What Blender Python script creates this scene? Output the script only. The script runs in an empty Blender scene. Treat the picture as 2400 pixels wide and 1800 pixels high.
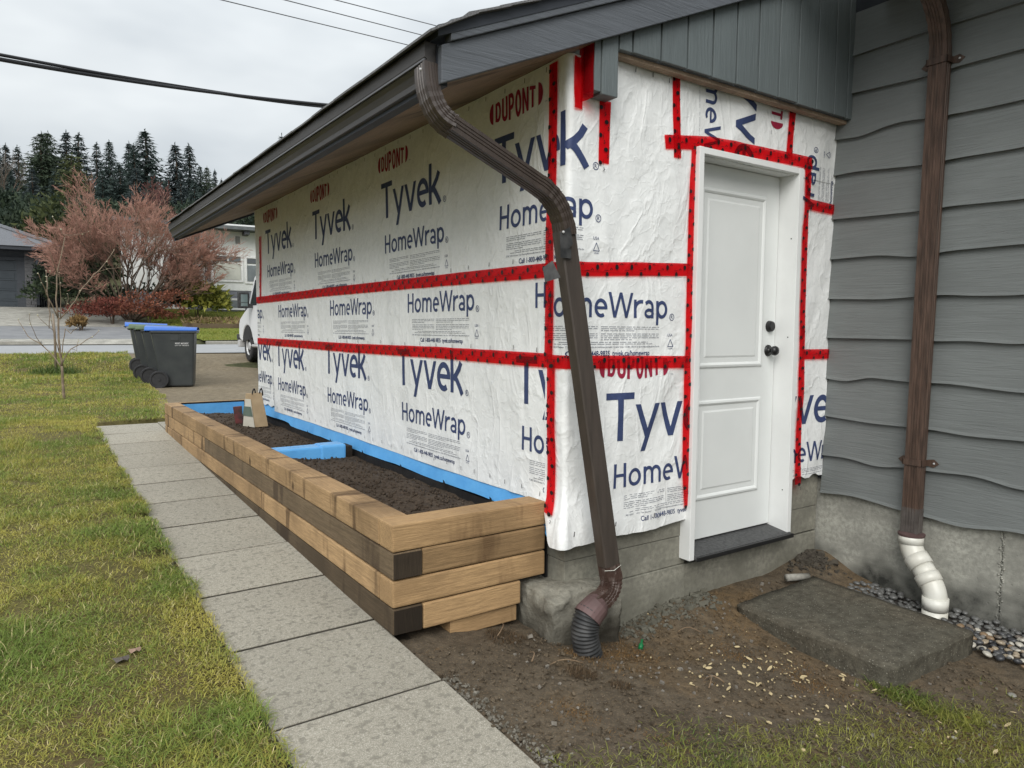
import bpy, bmesh, math, random
import numpy as np
from mathutils import Vector, Matrix, noise
random.seed(7)
rng = np.random.default_rng(7)
S = bpy.context.scene
COL = S.collection
R = math.radians

# ------------------------------------------------------------------ camera
cd = bpy.data.cameras.new('camera')
cam = bpy.data.objects.new('camera', cd)
COL.objects.link(cam)
CAM = Vector((-2.0, -2.5, 1.5))
RT = Vector((0.82600894, -0.56361896, 0.00654949))
DN = Vector((-0.03702393, -0.06584746, -0.99714259))
FW = Vector((0.56243973, 0.82340621, -0.07525798))
m = Matrix.Identity(4)
for i in range(3):
    m[i][0] = RT[i]; m[i][1] = -DN[i]; m[i][2] = -FW[i]; m[i][3] = CAM[i]
cam.matrix_world = m
cd.sensor_fit = 'HORIZONTAL'; cd.sensor_width = 36.0
cd.lens = 36.0 * 1670.0 / 2400.0
cd.clip_start = 0.05; cd.clip_end = 1500.0
S.camera = cam

# ------------------------------------------------------------------ overcast sky and soft sun
SUN_EL, SUN_AZ = R(38), R(222)          # azimuth clockwise from +y
W = bpy.data.worlds.new('World'); S.world = W; W.use_nodes = True
nt = W.node_tree; nt.nodes.clear()
def wn(t, **k):
    n = nt.nodes.new(t)
    for a, b in k.items(): setattr(n, a, b)
    return n
wo = wn('ShaderNodeOutputWorld')
sky = wn('ShaderNodeTexSky', sky_type='NISHITA')
sky.sun_disc = False; sky.sun_elevation = SUN_EL; sky.sun_rotation = SUN_AZ
bg1 = wn('ShaderNodeBackground'); bg1.inputs['Strength'].default_value = 0.1
nt.links.new(sky.outputs[0], bg1.inputs['Color'])
tc = wn('ShaderNodeTexCoord')
mp = wn('ShaderNodeMapping'); mp.inputs['Scale'].default_value = (1.6, 1.6, 4.2)
nt.links.new(tc.outputs['Generated'], mp.inputs[0])
cn = wn('ShaderNodeTexNoise'); cn.inputs['Scale'].default_value = 1.5; cn.inputs['Detail'].default_value = 4; cn.inputs['Roughness'].default_value = 0.5
nt.links.new(mp.outputs[0], cn.inputs['Vector'])
cr = wn('ShaderNodeValToRGB')
cr.color_ramp.elements[0].position = 0.36; cr.color_ramp.elements[0].color = (0.30, 0.325, 0.345, 1)
cr.color_ramp.elements[1].position = 0.66; cr.color_ramp.elements[1].color = (0.475, 0.495, 0.50, 1)
nt.links.new(cn.outputs[0], cr.inputs[0])
sx = wn('ShaderNodeSeparateXYZ'); nt.links.new(tc.outputs['Generated'], sx.inputs[0])
zp = wn('ShaderNodeMath', operation='POWER'); zp.use_clamp = True; zp.inputs[1].default_value = 2.2; nt.links.new(sx.outputs['Z'], zp.inputs[0])
mr = wn('ShaderNodeMapRange'); mr.inputs['From Min'].default_value = 0.0; mr.inputs['From Max'].default_value = 1.0
mr.inputs['To Min'].default_value = 1.0; mr.inputs['To Max'].default_value = 3.0   # a thick cloud layer is brighter overhead
nt.links.new(zp.outputs[0], mr.inputs['Value'])
bg2 = wn('ShaderNodeBackground')
nt.links.new(cr.outputs[0], bg2.inputs['Color']); nt.links.new(mr.outputs[0], bg2.inputs['Strength'])
mxs = wn('ShaderNodeMixShader'); mxs.inputs[0].default_value = 0.93
nt.links.new(bg1.outputs[0], mxs.inputs[1]); nt.links.new(bg2.outputs[0], mxs.inputs[2])
nt.links.new(mxs.outputs[0], wo.inputs[0])
sl = bpy.data.lights.new('sun', 'SUN'); sl.energy = 1.5; sl.angle = R(40); sl.color = (1.0, 0.97, 0.92)
so = bpy.data.objects.new('sun', sl); COL.objects.link(so)
sd = Vector((math.sin(SUN_AZ) * math.cos(SUN_EL), math.cos(SUN_AZ) * math.cos(SUN_EL), math.sin(SUN_EL)))
so.rotation_euler = sd.to_track_quat('Z', 'Y').to_euler(); so.location = (-6, -6, 12)
S.view_settings.view_transform = 'Standard'; S.view_settings.look = 'None'
S.view_settings.exposure = 0.75; S.view_settings.gamma = 1.0; S.view_settings.use_curve_mapping = False
S.render.engine = 'CYCLES'
S.cycles.use_denoising = True
S.cycles.transparent_max_bounces = 12

# ------------------------------------------------------------------ helpers
HOME = {}
def tag(o, label=None, cat=None, group=None, kind=None):
    if label: o['label'] = label
    if cat: o['category'] = cat
    if group: o['group'] = group
    if kind: o['kind'] = kind
    return o
def thing(name, label, cat, loc=(0, 0, 0), group=None):
    o = bpy.data.objects.new(name, None); COL.objects.link(o); o.location = loc
    o.empty_display_size = 0.1
    HOME[o.name] = Vector(loc)
    return tag(o, label, cat, group)
class MB:
    """collects vertices and faces of ONE mesh"""
    def __init__(s): s.v = []; s.f = []; s.mi = []; s.cur = 0
    def add(s, vs, fs):
        n = len(s.v); s.v += [tuple(p) for p in vs]
        for f in fs: s.f.append(tuple(n + i for i in f)); s.mi.append(s.cur)
        return s
    def box(s, x0, x1, y0, y1, z0, z1):
        return s.add([(x0,y0,z0),(x1,y0,z0),(x1,y1,z0),(x0,y1,z0),(x0,y0,z1),(x1,y0,z1),(x1,y1,z1),(x0,y1,z1)],
                     [(3,2,1,0),(4,5,6,7),(0,1,5,4),(1,2,6,5),(2,3,7,6),(3,0,4,7)])
    def hexa(s, p): return s.add(p, [(3,2,1,0),(4,5,6,7),(0,1,5,4),(1,2,6,5),(2,3,7,6),(3,0,4,7)])
    def prism(s, prof, d):
        """closed polygon prof (3d points) swept by vector d"""
        n = len(prof); d = Vector(d)
        return s.add([Vector(p) for p in prof] + [Vector(p) + d for p in prof],
                     [tuple(range(n - 1, -1, -1)), tuple(range(n, 2 * n))] + [(i, (i + 1) % n, n + (i + 1) % n, n + i) for i in range(n)])
    def grid(s, fn, us, vs):
        nu, nv = len(us), len(vs)
        return s.add([fn(u, v) for v in vs for u in us], [(j*nu+i, j*nu+i+1, (j+1)*nu+i+1, (j+1)*nu+i) for j in range(nv-1) for i in range(nu-1)])
    def tube(s, path, rad, n=8, cap=True):
        path = [Vector(p) for p in path]; k = len(path)
        rads = rad if isinstance(rad, (list, tuple)) else [rad] * k
        t0 = (path[1] - path[0]).normalized()
        ref = Vector((0, 0, 1)) if abs(t0.z) < 0.9 else Vector((1, 0, 0))
        a = t0.cross(ref).normalized(); vs = []
        for i, p in enumerate(path):
            t = (path[min(i+1, k-1)] - path[max(i-1, 0)]).normalized()
            a = (a - t * a.dot(t)).normalized(); b = t.cross(a)
            for j in range(n):
                g = 2 * math.pi * j / n
                vs.append(p + (a * math.cos(g) + b * math.sin(g)) * rads[i])
        fs = [(i*n+j, i*n+(j+1) % n, (i+1)*n+(j+1) % n, (i+1)*n+j) for i in range(k-1) for j in range(n)]
        if cap: fs += [tuple(range(n-1, -1, -1)), tuple(range((k-1)*n, k*n))]
        return s.add(vs, fs)
    def sweep(s, prof, path, ref, scale=None):
        """closed 2d profile (a along ref, b across) along a path"""
        path = [Vector(p) for p in path]; k = len(path); n = len(prof); ref = Vector(ref); vs = []
        for i, p in enumerate(path):
            t = (path[min(i+1, k-1)] - path[max(i-1, 0)]).normalized()
            a = (ref - t * ref.dot(t)).normalized(); b = t.cross(a); q = scale[i] if scale else 1.0
            vs += [p + a * (x * q) + b * (y * q) for x, y in prof]
        fs = [(i*n+j, i*n+(j+1) % n, (i+1)*n+(j+1) % n, (i+1)*n+j) for i in range(k-1) for j in range(n)]
        return s.add(vs, fs + [tuple(range(n-1, -1, -1)), tuple(range((k-1)*n, k*n))])
    def disc(s, c, ax, r0, r1, depth, n=20):
        """short cylinder, axis ax, from radius r0 to r1"""
        c = Vector(c); ax = Vector(ax).normalized()
        return s.tube([c, c + ax * depth], [r0, r1], n)
    def lathe(s, c, ax, prof, n=20):
        c = Vector(c); ax = Vector(ax).normalized()
        ref = Vector((0, 0, 1)) if abs(ax.z) < 0.9 else Vector((1, 0, 0))
        a = ax.cross(ref).normalized(); b = ax.cross(a)
        vs = [c + ax * h + (a * math.cos(2*math.pi*j/n) + b * math.sin(2*math.pi*j/n)) * max(r, 1e-4) for h, r in prof for j in range(n)]
        k = len(prof)
        return s.add(vs, [(i*n+j, i*n+(j+1) % n, (i+1)*n+(j+1) % n, (i+1)*n+j) for i in range(k-1) for j in range(n)])
    def mesh(s, name, bevel=0, seg=2, warp=0, sub=0):
        me = bpy.data.meshes.new(name)
        me.from_pydata([tuple(p) for p in s.v], [], s.f)
        if any(s.mi): me.polygons.foreach_set('material_index', s.mi)
        if bevel or sub or warp:
            bm = bmesh.new(); bm.from_mesh(me)
            if bevel: bmesh.ops.bevel(bm, geom=list(bm.edges), offset=bevel, segments=seg, affect='EDGES', profile=0.6)
            if sub: bmesh.ops.subdivide_edges(bm, edges=list(bm.edges), cuts=sub, use_grid_fill=True)
            if warp:
                for v in bm.verts: v.co += noise.noise_vector(v.co * 6.0) * warp
            bmesh.ops.recalc_face_normals(bm, faces=list(bm.faces))
            bm.to_mesh(me); bm.free()
        return me
def put(name, me, mats, parent=None, smooth=False, label=None, kind=None, loc=None):
    o = bpy.data.objects.new(name, me); COL.objects.link(o)
    if not me.materials:
        for q in (mats if isinstance(mats, (list, tuple)) else [mats]): me.materials.append(q)
    if smooth:
        me.polygons.foreach_set('use_smooth', [True] * len(me.polygons))
    if parent:
        o.parent = parent
        if parent.name in HOME: o.matrix_parent_inverse = Matrix.Translation(-HOME[parent.name])
    if loc: o.location = loc
    return tag(o, label, None, None, kind)
def part(name, mb, mats, parent, smooth=False, label=None, kind=None, **k):
    return put(name, mb.mesh(name, **k), mats, parent, smooth, label, kind)
def copy_tree(o, parent=None):
    c = o.copy(); COL.objects.link(c)
    if parent: c.parent = parent
    for ch in list(o.children): copy_tree(ch, c)
    return c
def fb(p, sc=1.0, seed=0.0, octs=3):
    a, t, amp = 0.0, 0.0, 1.0
    x, y, z = p[0]*sc+seed, p[1]*sc-seed, (p[2]*sc if len(p) > 2 else seed)
    for _ in range(octs):
        a += amp * noise.noise((x, y, z)); t += amp; amp *= 0.5; x *= 2; y *= 2; z *= 2
    return a / t
def sm(t):
    t = min(1.0, max(0.0, t)); return t * t * (3 - 2 * t)

# ------------------------------------------------------------------ materials (all procedural)
class NT:
    def __init__(s, name):
        s.m = bpy.data.materials.new(name); s.m.use_nodes = True; s.t = s.m.node_tree
        s.b = s.t.nodes['Principled BSDF']; s.out = s.t.nodes['Material Output']
    def n(s, t, **k):
        q = s.t.nodes.new(t)
        for a, b in k.items(): setattr(q, a, b)
        return q
    def l(s, a, b): s.t.links.new(a, b)
    def coord(s, scale=(1, 1, 1), kind='Object', rot=(0, 0, 0)):
        c = s.n('ShaderNodeTexCoord'); q = s.n('ShaderNodeMapping')
        q.inputs['Scale'].default_value = scale; q.inputs['Rotation'].default_value = rot
        s.l(c.outputs[kind], q.inputs[0]); return q.outputs[0]
    def noise(s, vec, scale, det=4, rough=0.55, dist=0.0):
        q = s.n('ShaderNodeTexNoise'); q.inputs['Scale'].default_value = scale; q.inputs['Detail'].default_value = det
        q.inputs['Roughness'].default_value = rough; q.inputs['Distortion'].default_value = dist
        s.l(vec, q.inputs['Vector']); return q.outputs[0]
    def ramp(s, fac, stops):
        q = s.n('ShaderNodeValToRGB'); e = q.color_ramp.elements
        while len(e) < len(stops): e.new(0.5)
        for i, (p, c) in enumerate(stops):
            e[i].position = p; e[i].color = (*c[:3], 1) if isinstance(c, (tuple, list)) else (c, c, c, 1)
        s.l(fac, q.inputs[0]); return q.outputs[0]
    def mix(s, fac, a, b, mode='MIX'):
        q = s.n('ShaderNodeMix', data_type='RGBA', blend_type=mode)
        for inp, v in ((q.inputs[0], fac), (q.inputs[6], a), (q.inputs[7], b)):
            if hasattr(v, 'is_linked') or hasattr(v, 'links'): s.l(v, inp)
            elif isinstance(v, (tuple, list)): inp.default_value = (*v[:3], 1)
            else: inp.default_value = v
        return q.outputs[2]
    def bump(s, h, dist=0.002, strength=1.0, prev=None):
        q = s.n('ShaderNodeBump'); q.inputs['Distance'].default_value = dist; q.inputs['Strength'].default_value = strength
        s.l(h, q.inputs['Height'])
        if prev: s.l(prev, q.inputs['Normal'])
        return q.outputs[0]
    def fin(s, col=None, rough=0.7, nrm=None, spec=0.35):
        if col is not None:
            if isinstance(col, (tuple, list)): s.b.inputs['Base Color'].default_value = (*col[:3], 1)
            else: s.l(col, s.b.inputs['Base Color'])
        if isinstance(rough, (int, float)): s.b.inputs['Roughness'].default_value = rough
        else: s.l(rough, s.b.inputs['Roughness'])
        if nrm is not None: s.l(nrm, s.b.inputs['Normal'])
        s.b.inputs['Specular IOR Level'].default_value = spec
        return s.m
def plain(name, c, c2=None, rough=0.6, scale=8, bump=0.0, bscale=60, stretch=(1, 1, 1), spec=0.35, lo=0.35, hi=0.65):
    t = NT(name); v = t.coord(stretch)
    col = t.ramp(t.noise(v, scale, 5), [(lo, c), (hi, c2 if c2 else tuple(x * 0.82 for x in c))])
    nr = t.bump(t.noise(v, bscale, 4), bump) if bump else None
    return t.fin(col, rough, nr, spec)
def m_wood(name, light, dark, axis=0, blotch=1.0):
    t = NT(name)
    st = [20.0, 20.0, 20.0]; st[axis] = 0.8
    v = t.coord(tuple(st)); v1 = t.coord((1, 1, 1))
    oi = t.n('ShaderNodeObjectInfo')
    off = t.n('ShaderNodeVectorMath', operation='ADD'); t.l(v, off.inputs[0])
    sc = t.n('ShaderNodeVectorMath', operation='SCALE'); t.l(oi.outputs['Random'], sc.inputs[3]); sc.inputs[0].default_value = (37.0, 91.0, 53.0)
    t.l(sc.outputs[0], off.inputs[1])
    st2 = [0.7, 0.7, 0.7]; st2[axis] = 1.0
    off1 = t.n('ShaderNodeVectorMath', operation='ADD'); t.l(t.coord(tuple(st2)), off1.inputs[0]); t.l(sc.outputs[0], off1.inputs[1])
    g = t.noise(off.outputs[0], 5.0, 8, 0.65, 0.6)
    g2 = t.noise(off.outputs[0], 22.0, 5, 0.6)
    st3 = [0.5, 0.5, 0.5]; st3[axis] = 2.4
    off3 = t.n('ShaderNodeVectorMath', operation='ADD'); t.l(t.coord(tuple(st3)), off3.inputs[0]); t.l(sc.outputs[0], off3.inputs[1])
    b = t.noise(off1.outputs[0], 2.2, 5, 0.6, 0.3); sm_ = t.noise(off3.outputs[0], 2.6, 4, 0.55, 0.2)
    col = t.ramp(g, [(0.32, tuple(x * 0.66 for x in light)), (0.5, light), (0.70, tuple(min(1, x * 1.22) for x in light))])
    col = t.mix(t.ramp(g2, [(0.42, 0.0), (0.66, 0.75)]), col, tuple(x * 0.55 for x in light))
    col = t.mix(t.ramp(b, [(0.44, 0.0), (0.64, 0.75 * blotch)]), col, tuple(x * 0.42 + y * 0.25 for x, y in zip(light, dark)))
    col = t.mix(t.ramp(sm_, [(0.57, 0.0), (0.66, 0.8 * blotch)]), col, dark)
    hsv = t.n('ShaderNodeHueSaturation'); t.l(col, hsv.inputs['Color'])
    mrg = t.n('ShaderNodeMapRange'); mrg.inputs['To Min'].default_value = 0.62; mrg.inputs['To Max'].default_value = 1.12
    t.l(oi.outputs['Random'], mrg.inputs['Value']); t.l(mrg.outputs[0], hsv.inputs['Value'])
    # knots
    vo = t.n('ShaderNodeTexVoronoi'); vo.inputs['Scale'].default_value = 2.6; vo.inputs['Randomness'].default_value = 1.0
    t.l(off1.outputs[0], vo.inputs['Vector'])
    kn = t.ramp(vo.outputs['Distance'], [(0.035, 0.85), (0.075, 0.0)])
    col = t.mix(kn, hsv.outputs[0], tuple(x * 0.55 for x in dark))
    return t.fin(col, 0.72, t.bump(g, 0.0022, 1.0, t.bump(g2, 0.0012)), 0.25)
def m_concrete(name, c, dark=None, stain=0.0, top=0.3, bump=0.002, pit=True):
    t = NT(name); v = t.coord()
    a = t.noise(v, 3.0, 6, 0.6); b = t.noise(v, 40.0, 5, 0.6); f = t.noise(v, 220.0, 3, 0.6)
    col = t.ramp(a, [(0.3, tuple(x * 0.55 for x in c)), (0.5, c), (0.7, tuple(x * 1.25 for x in c))])
    sv = t.noise(t.coord((1, 1, 5)), 2.2, 6, 0.65, 0.5)
    col = t.mix(t.ramp(sv, [(0.42, 0.55), (0.58, 0.0)]), col, tuple(x * 0.6 for x in c))
    col = t.mix(t.ramp(b, [(0.38, 0.6), (0.6, 0.0)]), col, tuple(x * 0.5 for x in c))
    col = t.mix(t.ramp(f, [(0.4, 0.25), (0.7, 0.0)]), col, tuple(x * 0.5 for x in c))
    if stain:
        s = t.n('ShaderNodeSeparateXYZ'); t.l(v, s.inputs[0])
        ad = t.n('ShaderNodeMath', operation='MULTIPLY_ADD'); t.l(t.noise(v, 5.0, 6, 0.7), ad.inputs[0]); ad.inputs[1].default_value = -0.6; t.l(s.outputs['Z'], ad.inputs[2])
        ad2 = t.n('ShaderNodeMath', operation='ADD'); ad2.inputs[1].default_value = 0.3; t.l(ad.outputs[0], ad2.inputs[0])
        k = t.ramp(ad2.outputs[0], [(max(0, top - 0.22), stain), (top, 0.0)])
        col = t.mix(k, col, dark or (0.02, 0.02, 0.018))
    h = t.bump(b, bump, 1.0, t.bump(f, bump * 0.5))
    if pit:
        vo = t.n('ShaderNodeTexVoronoi'); vo.inputs['Scale'].default_value = 28; t.l(v, vo.inputs['Vector'])
        h = t.bump(t.ramp(vo.outputs['Distance'], [(0.06, 0.0), (0.13, 1.0)]), 0.003, 0.6, h)
    return t.fin(col, 0.85, h, 0.25)
def m_wrap():
    t = NT('house_wrap_sheet'); v = t.coord()
    a = t.noise(v, 24.0, 6, 0.68, 0.5); b = t.noise(v, 3.2, 3, 0.5); fib = t.noise(v, 70.0, 5, 0.7, 1.2)
    col = t.ramp(a, [(0.34, (0.76, 0.775, 0.77)), (0.62, (0.83, 0.84, 0.835))])
    col = t.mix(t.ramp(fib, [(0.45, 0.0), (0.68, 0.35)]), col, (0.88, 0.89, 0.885))
    cz = t.noise(t.coord((1.0, 1.0, 0.6), rot=(R(25), R(20), 0)), 3.6, 2, 0.45, 0.35)
    h = t.bump(cz, 0.05, 0.6, t.bump(b, 0.02, 0.7, t.bump(a, 0.0009)))
    cr = t.noise(t.coord((1.0, 1.0, 0.55), rot=(R(35), R(30), 0)), 5.5, 3, 0.5, 0.6); cr2 = t.noise(t.coord((1, 1, 1)), 13.0, 2, 0.5, 0.4)
    h = t.bump(t.ramp(cr, [(0.44, 0.0), (0.5, 1.0), (0.56, 0.0)]), 0.006, 0.36, t.bump(t.ramp(cr2, [(0.45, 0.0), (0.5, 1.0), (0.55, 0.0)]), 0.0022, 0.32, h))
    return t.fin(col, 0.5, h, 0.4)
def m_print(name, c):
    t = NT(name); v = t.coord()
    a = t.noise(v, 55.0, 4, 0.7); b = t.noise(v, 3.2, 3, 0.5)
    cz = t.noise(t.coord((1.0, 1.0, 0.6), rot=(R(25), R(20), 0)), 3.6, 2, 0.45, 0.35)
    col = t.ramp(a, [(0.3, c), (0.7, tuple(x * 1.35 for x in c))])
    return t.fin(col, 0.55, t.bump(cz, 0.05, 0.6, t.bump(b, 0.02, 0.7)), 0.35)
def m_tape():
    t = NT('red_seam_tape'); v = t.coord()
    a = t.noise(v, 14.0, 4, 0.6); wr = t.noise(v, 45.0, 3, 0.6)
    col = t.ramp(a, [(0.35, (0.60, 0.006, 0.016)), (0.7, (0.74, 0.014, 0.026))])
    t.fin(col, 0.28, t.bump(wr, 0.0025, 0.6, t.bump(a, 0.006, 0.5)), 0.5)
    tr = t.n('ShaderNodeBsdfTransparent'); tr.inputs[0].default_value = (0.88, 0.09, 0.10, 1)
    mx = t.n('ShaderNodeMixShader'); mx.inputs[0].default_value = 0.26
    t.l(tr.outputs[0], mx.inputs[1]); t.l(t.b.outputs[0], mx.inputs[2]); t.l(mx.outputs[0], t.out.inputs[0])
    return t.m
def m_attr(name, rough=0.6, trans=0.25):
    t = NT(name); a = t.n('ShaderNodeAttribute'); a.attribute_name = 'Col'
    t.fin(a.outputs['Color'], rough, None, 0.25)
    if trans:
        tl = t.n('ShaderNodeBsdfTranslucent'); t.l(a.outputs['Color'], tl.inputs[0])
        mx = t.n('ShaderNodeMixShader'); mx.inputs[0].default_value = trans
        t.l(t.b.outputs[0], mx.inputs[1]); t.l(tl.outputs[0], mx.inputs[2]); t.l(mx.outputs[0], t.out.inputs[0])
    return t.m
def m_soil(name, a, b, c, scale=9.0, bump=0.006, speck=None, sps=75):
    t = NT(name); v = t.coord()
    n1 = t.noise(v, scale * 0.16, 5, 0.6); n2 = t.noise(v, scale * 2.2, 6, 0.7); n3 = t.noise(v, scale * 14, 4, 0.7)
    col = t.ramp(n1, [(0.32, a), (0.5, b), (0.68, c)])
    col = t.mix(t.ramp(n2, [(0.38, 0.6), (0.6, 0.0)]), col, tuple(x * 0.45 for x in a))
    col = t.mix(t.ramp(n3, [(0.5, 0.0), (0.8, 0.45)]), col, tuple(min(1, x * 2.1) for x in c))
    if speck:
        vo = t.n('ShaderNodeTexVoronoi'); vo.inputs['Scale'].default_value = sps; t.l(v, vo.inputs['Vector'])
        col = t.mix(t.ramp(vo.outputs['Distance'], [(0.1, 0.8), (0.2, 0.0)]), col, speck)
    return t.fin(col, 0.92, t.bump(n2, bump, 1.0, t.bump(n3, bump * 0.35)), 0.2)
def m_paver():
    t = NT('concrete_paver'); v = t.coord(); oi = t.n('ShaderNodeObjectInfo')
    a = t.noise(v, 1.3, 4, 0.5); f = t.noise(v, 260, 3, 0.65); g = t.noise(v, 90, 4, 0.65)
    sp = t.noise(t.coord((1.0, 1.0, 1.0)), 42.0, 2, 0.5, 0.2)
    c = (0.315, 0.29, 0.235)
    col = t.ramp(a, [(0.3, tuple(x * 0.86 for x in c)), (0.7, tuple(x * 1.08 for x in c))])
    col = t.mix(t.ramp(g, [(0.38, 0.6), (0.6, 0.0)]), col, (0.17, 0.155, 0.12))
    col = t.mix(t.ramp(f, [(0.48, 0.0), (0.7, 0.7)]), col, (0.58, 0.55, 0.48))
    col = t.mix(t.ramp(sp, [(0.56, 0.0), (0.63, 0.6)]), col, (0.16, 0.148, 0.12))
    hsv = t.n('ShaderNodeHueSaturation'); t.l(col, hsv.inputs['Color'])
    q = t.n('ShaderNodeMapRange'); q.inputs['To Min'].default_value = 0.9; q.inputs['To Max'].default_value = 1.08
    t.l(oi.outputs['Random'], q.inputs['Value']); t.l(q.outputs[0], hsv.inputs['Value'])
    return t.fin(hsv.outputs[0], 0.85, t.bump(g, 0.0015, 1.0, t.bump(f, 0.001)), 0.25)
def m_siding(name, c, axis):
    t = NT(name); st = [14.0, 14.0, 14.0]; st[axis] = 0.9
    v = t.coord(tuple(st)); v1 = t.coord()
    g = t.noise(v, 4.0, 8, 0.62, 1.0); a = t.noise(v1, 1.6, 4, 0.5)
    col = t.ramp(a, [(0.3, tuple(x * 0.88 for x in c)), (0.7, tuple(x * 1.1 for x in c))])
    col = t.mix(t.ramp(g, [(0.4, 0.22), (0.6, 0.0)]), col, tuple(x * 0.6 for x in c))
    return t.fin(col, 0.55, t.bump(g, 0.004, 1.0), 0.4)
def m_glass(name, c, rough=0.08):
    t = NT(name); v = t.coord((1, 1, 1)); a = t.noise(v, 1.3, 3)
    return t.fin(t.ramp(a, [(0.35, c), (0.65, tuple(x * 1.6 for x in c))]), rough, None, 0.8)

M = {}
M['wrap'] = m_wrap(); M['tape'] = m_tape()
M['navy'] = m_print('navy_print', (0.036, 0.052, 0.125)); M['redp'] = m_print('red_print', (0.27, 0.016, 0.045))
M['fine'] = m_print('grey_print', (0.20, 0.21, 0.24)); M['blackp'] = plain('black_print', (0.01, 0.008, 0.01), rough=0.4)
M['wood_y'] = m_wood('timber_along_path', (0.46, 0.30, 0.155), (0.075, 0.042, 0.02), 1)
M['wood_x'] = m_wood('timber_across', (0.45, 0.29, 0.145), (0.12, 0.066, 0.032), 0, 0.7)
M['wood_dark'] = m_wood('stained_timber', (0.16, 0.115, 0.07), (0.06, 0.04, 0.025), 1)
M['endgrain'] = m_wood('dark_end_grain', (0.045, 0.033, 0.022), (0.02, 0.014, 0.01), 2)
M['soffit'] = m_wood('soffit_plywood', (0.36, 0.265, 0.19), (0.10, 0.075, 0.06), 1, 1.0)
M['blue'] = plain('blue_membrane', (0.10, 0.36, 0.74), (0.13, 0.42, 0.80), 0.35, 6, 0.004, 16, spec=0.5)
M['black'] = plain('black_liner', (0.014, 0.014, 0.015), (0.022, 0.021, 0.021), 0.5, 9, 0.004, 20)
M['paver'] = m_paver(); M['paver_edge'] = plain('dark_paver_edge', (0.05, 0.045, 0.036), (0.09, 0.08, 0.065), 0.9, 20)
M['conc'] = m_concrete('foundation_concrete', (0.30, 0.29, 0.24), (0.10, 0.095, 0.07), 0.5, 0.2)
M['conc2'] = m_concrete('house_foundation', (0.42, 0.415, 0.365), (0.018, 0.019, 0.017), 0.92, 0.2)
M['pier'] = m_concrete('pier_concrete', (0.30, 0.285, 0.235), (0.035, 0.030, 0.022), 0.92, 0.31, 0.007)
M['slab'] = m_soil('wet_exposed_aggregate', (0.075, 0.066, 0.05), (0.105, 0.098, 0.076), (0.125, 0.108, 0.08), 10, 0.009, (0.30, 0.285, 0.235), 60)
M['siding'] = m_siding('grey_lap_siding', (0.165, 0.178, 0.175), 1)
M['clad'] = m_siding('grey_gable_boards', (0.13, 0.152, 0.156), 2)
M['barge'] = m_siding('grey_barge_paint', (0.105, 0.115, 0.13), 0)
M['gutter'] = plain('dark_gutter_metal', (0.052, 0.046, 0.042), (0.036, 0.032, 0.030), 0.45, 5, 0.0006, 30, (6, 0.6, 6), 0.5)
M['fasc'] = plain('fascia_dark', (0.035, 0.04, 0.05), rough=0.6)
M['brown'] = plain('brown_downspout_metal', (0.056, 0.041, 0.033), (0.042, 0.031, 0.025), 0.38, 9, 0.0006, 60, (4, 4, 0.6), 0.5)
M['brownw'] = plain('weathered_brown_metal', (0.10, 0.062, 0.045), (0.045, 0.028, 0.02), 0.5, 14, 0.001, 50, (4, 4, 0.5), 0.4)
M['brownd'] = plain('dirty_brown_elbow', (0.055, 0.032, 0.025), (0.16, 0.13, 0.115), 0.5, 22, 0.001, 60, (2, 2, 1), lo=0.5, hi=0.75)
M['mauve'] = plain('mauve_adapter', (0.125, 0.078, 0.075), (0.075, 0.045, 0.042), 0.6, 10)
M['flex'] = plain('black_flex_pipe', (0.022, 0.023, 0.024), (0.06, 0.06, 0.06), 0.55, 20)
M['pvc'] = plain('white_pvc', (0.66, 0.655, 0.60), (0.58, 0.56, 0.49), 0.35, 7, 0, spec=0.5)
M['white'] = plain('white_door_paint', (0.74, 0.76, 0.75), (0.70, 0.72, 0.71), 0.38, 3, 0.0003, 40, spec=0.45)
M['jamb'] = plain('white_jamb_primer', (0.78, 0.79, 0.78), (0.73, 0.74, 0.73), 0.5, 4)
M['knob'] = plain('matte_black_metal', (0.012, 0.012, 0.013), rough=0.38, spec=0.5)
M['sill'] = plain('dark_sill', (0.045, 0.046, 0.048), (0.085, 0.086, 0.086), 0.6, 60, 0.0008, 90)
M['shingle'] = plain('asphalt_shingle', (0.10, 0.10, 0.105), (0.20, 0.20, 0.20), 0.9, 160, 0.003, 200)
M['dirt'] = m_soil('bare_dirt', (0.084, 0.066, 0.046), (0.120, 0.096, 0.068), (0.150, 0.102, 0.055), 9, 0.009, (0.22, 0.18, 0.13))
M['soil'] = m_soil('dark_planter_soil', (0.055, 0.040, 0.028), (0.08, 0.058, 0.041), (0.10, 0.076, 0.056), 14, 0.012)
M['turf'] = m_soil('turf_thatch', (0.075, 0.065, 0.024), (0.12, 0.105, 0.033), (0.10, 0.07, 0.034), 9, 0.01)
M['farlawn'] = m_soil('far_lawn', (0.11, 0.15, 0.022), (0.17, 0.19, 0.03), (0.20, 0.19, 0.045), 12, 0.03)
M['drive'] = m_soil('exposed_aggregate_drive', (0.155, 0.125, 0.085), (0.185, 0.15, 0.10), (0.21, 0.175, 0.125), 5, 0.004)
M['road'] = plain('pale_road', (0.27, 0.275, 0.28), (0.31, 0.315, 0.32), 0.9, 1.2, 0.004, 40)
M['asph'] = plain('asphalt_drive', (0.165, 0.168, 0.175), (0.21, 0.212, 0.215), 0.9, 2, 0.004, 40)
M['kerb'] = m_concrete('kerb_concrete', (0.40, 0.385, 0.34))
M['grass'] = m_attr('grass_blades', 0.6, 0.3)
M['leaf'] = m_attr('leaf_clumps', 0.7, 0.15)
M['bark'] = plain('bark', (0.115, 0.085, 0.062), (0.07, 0.052, 0.038), 0.9, 12, 0.004, 40)
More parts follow.
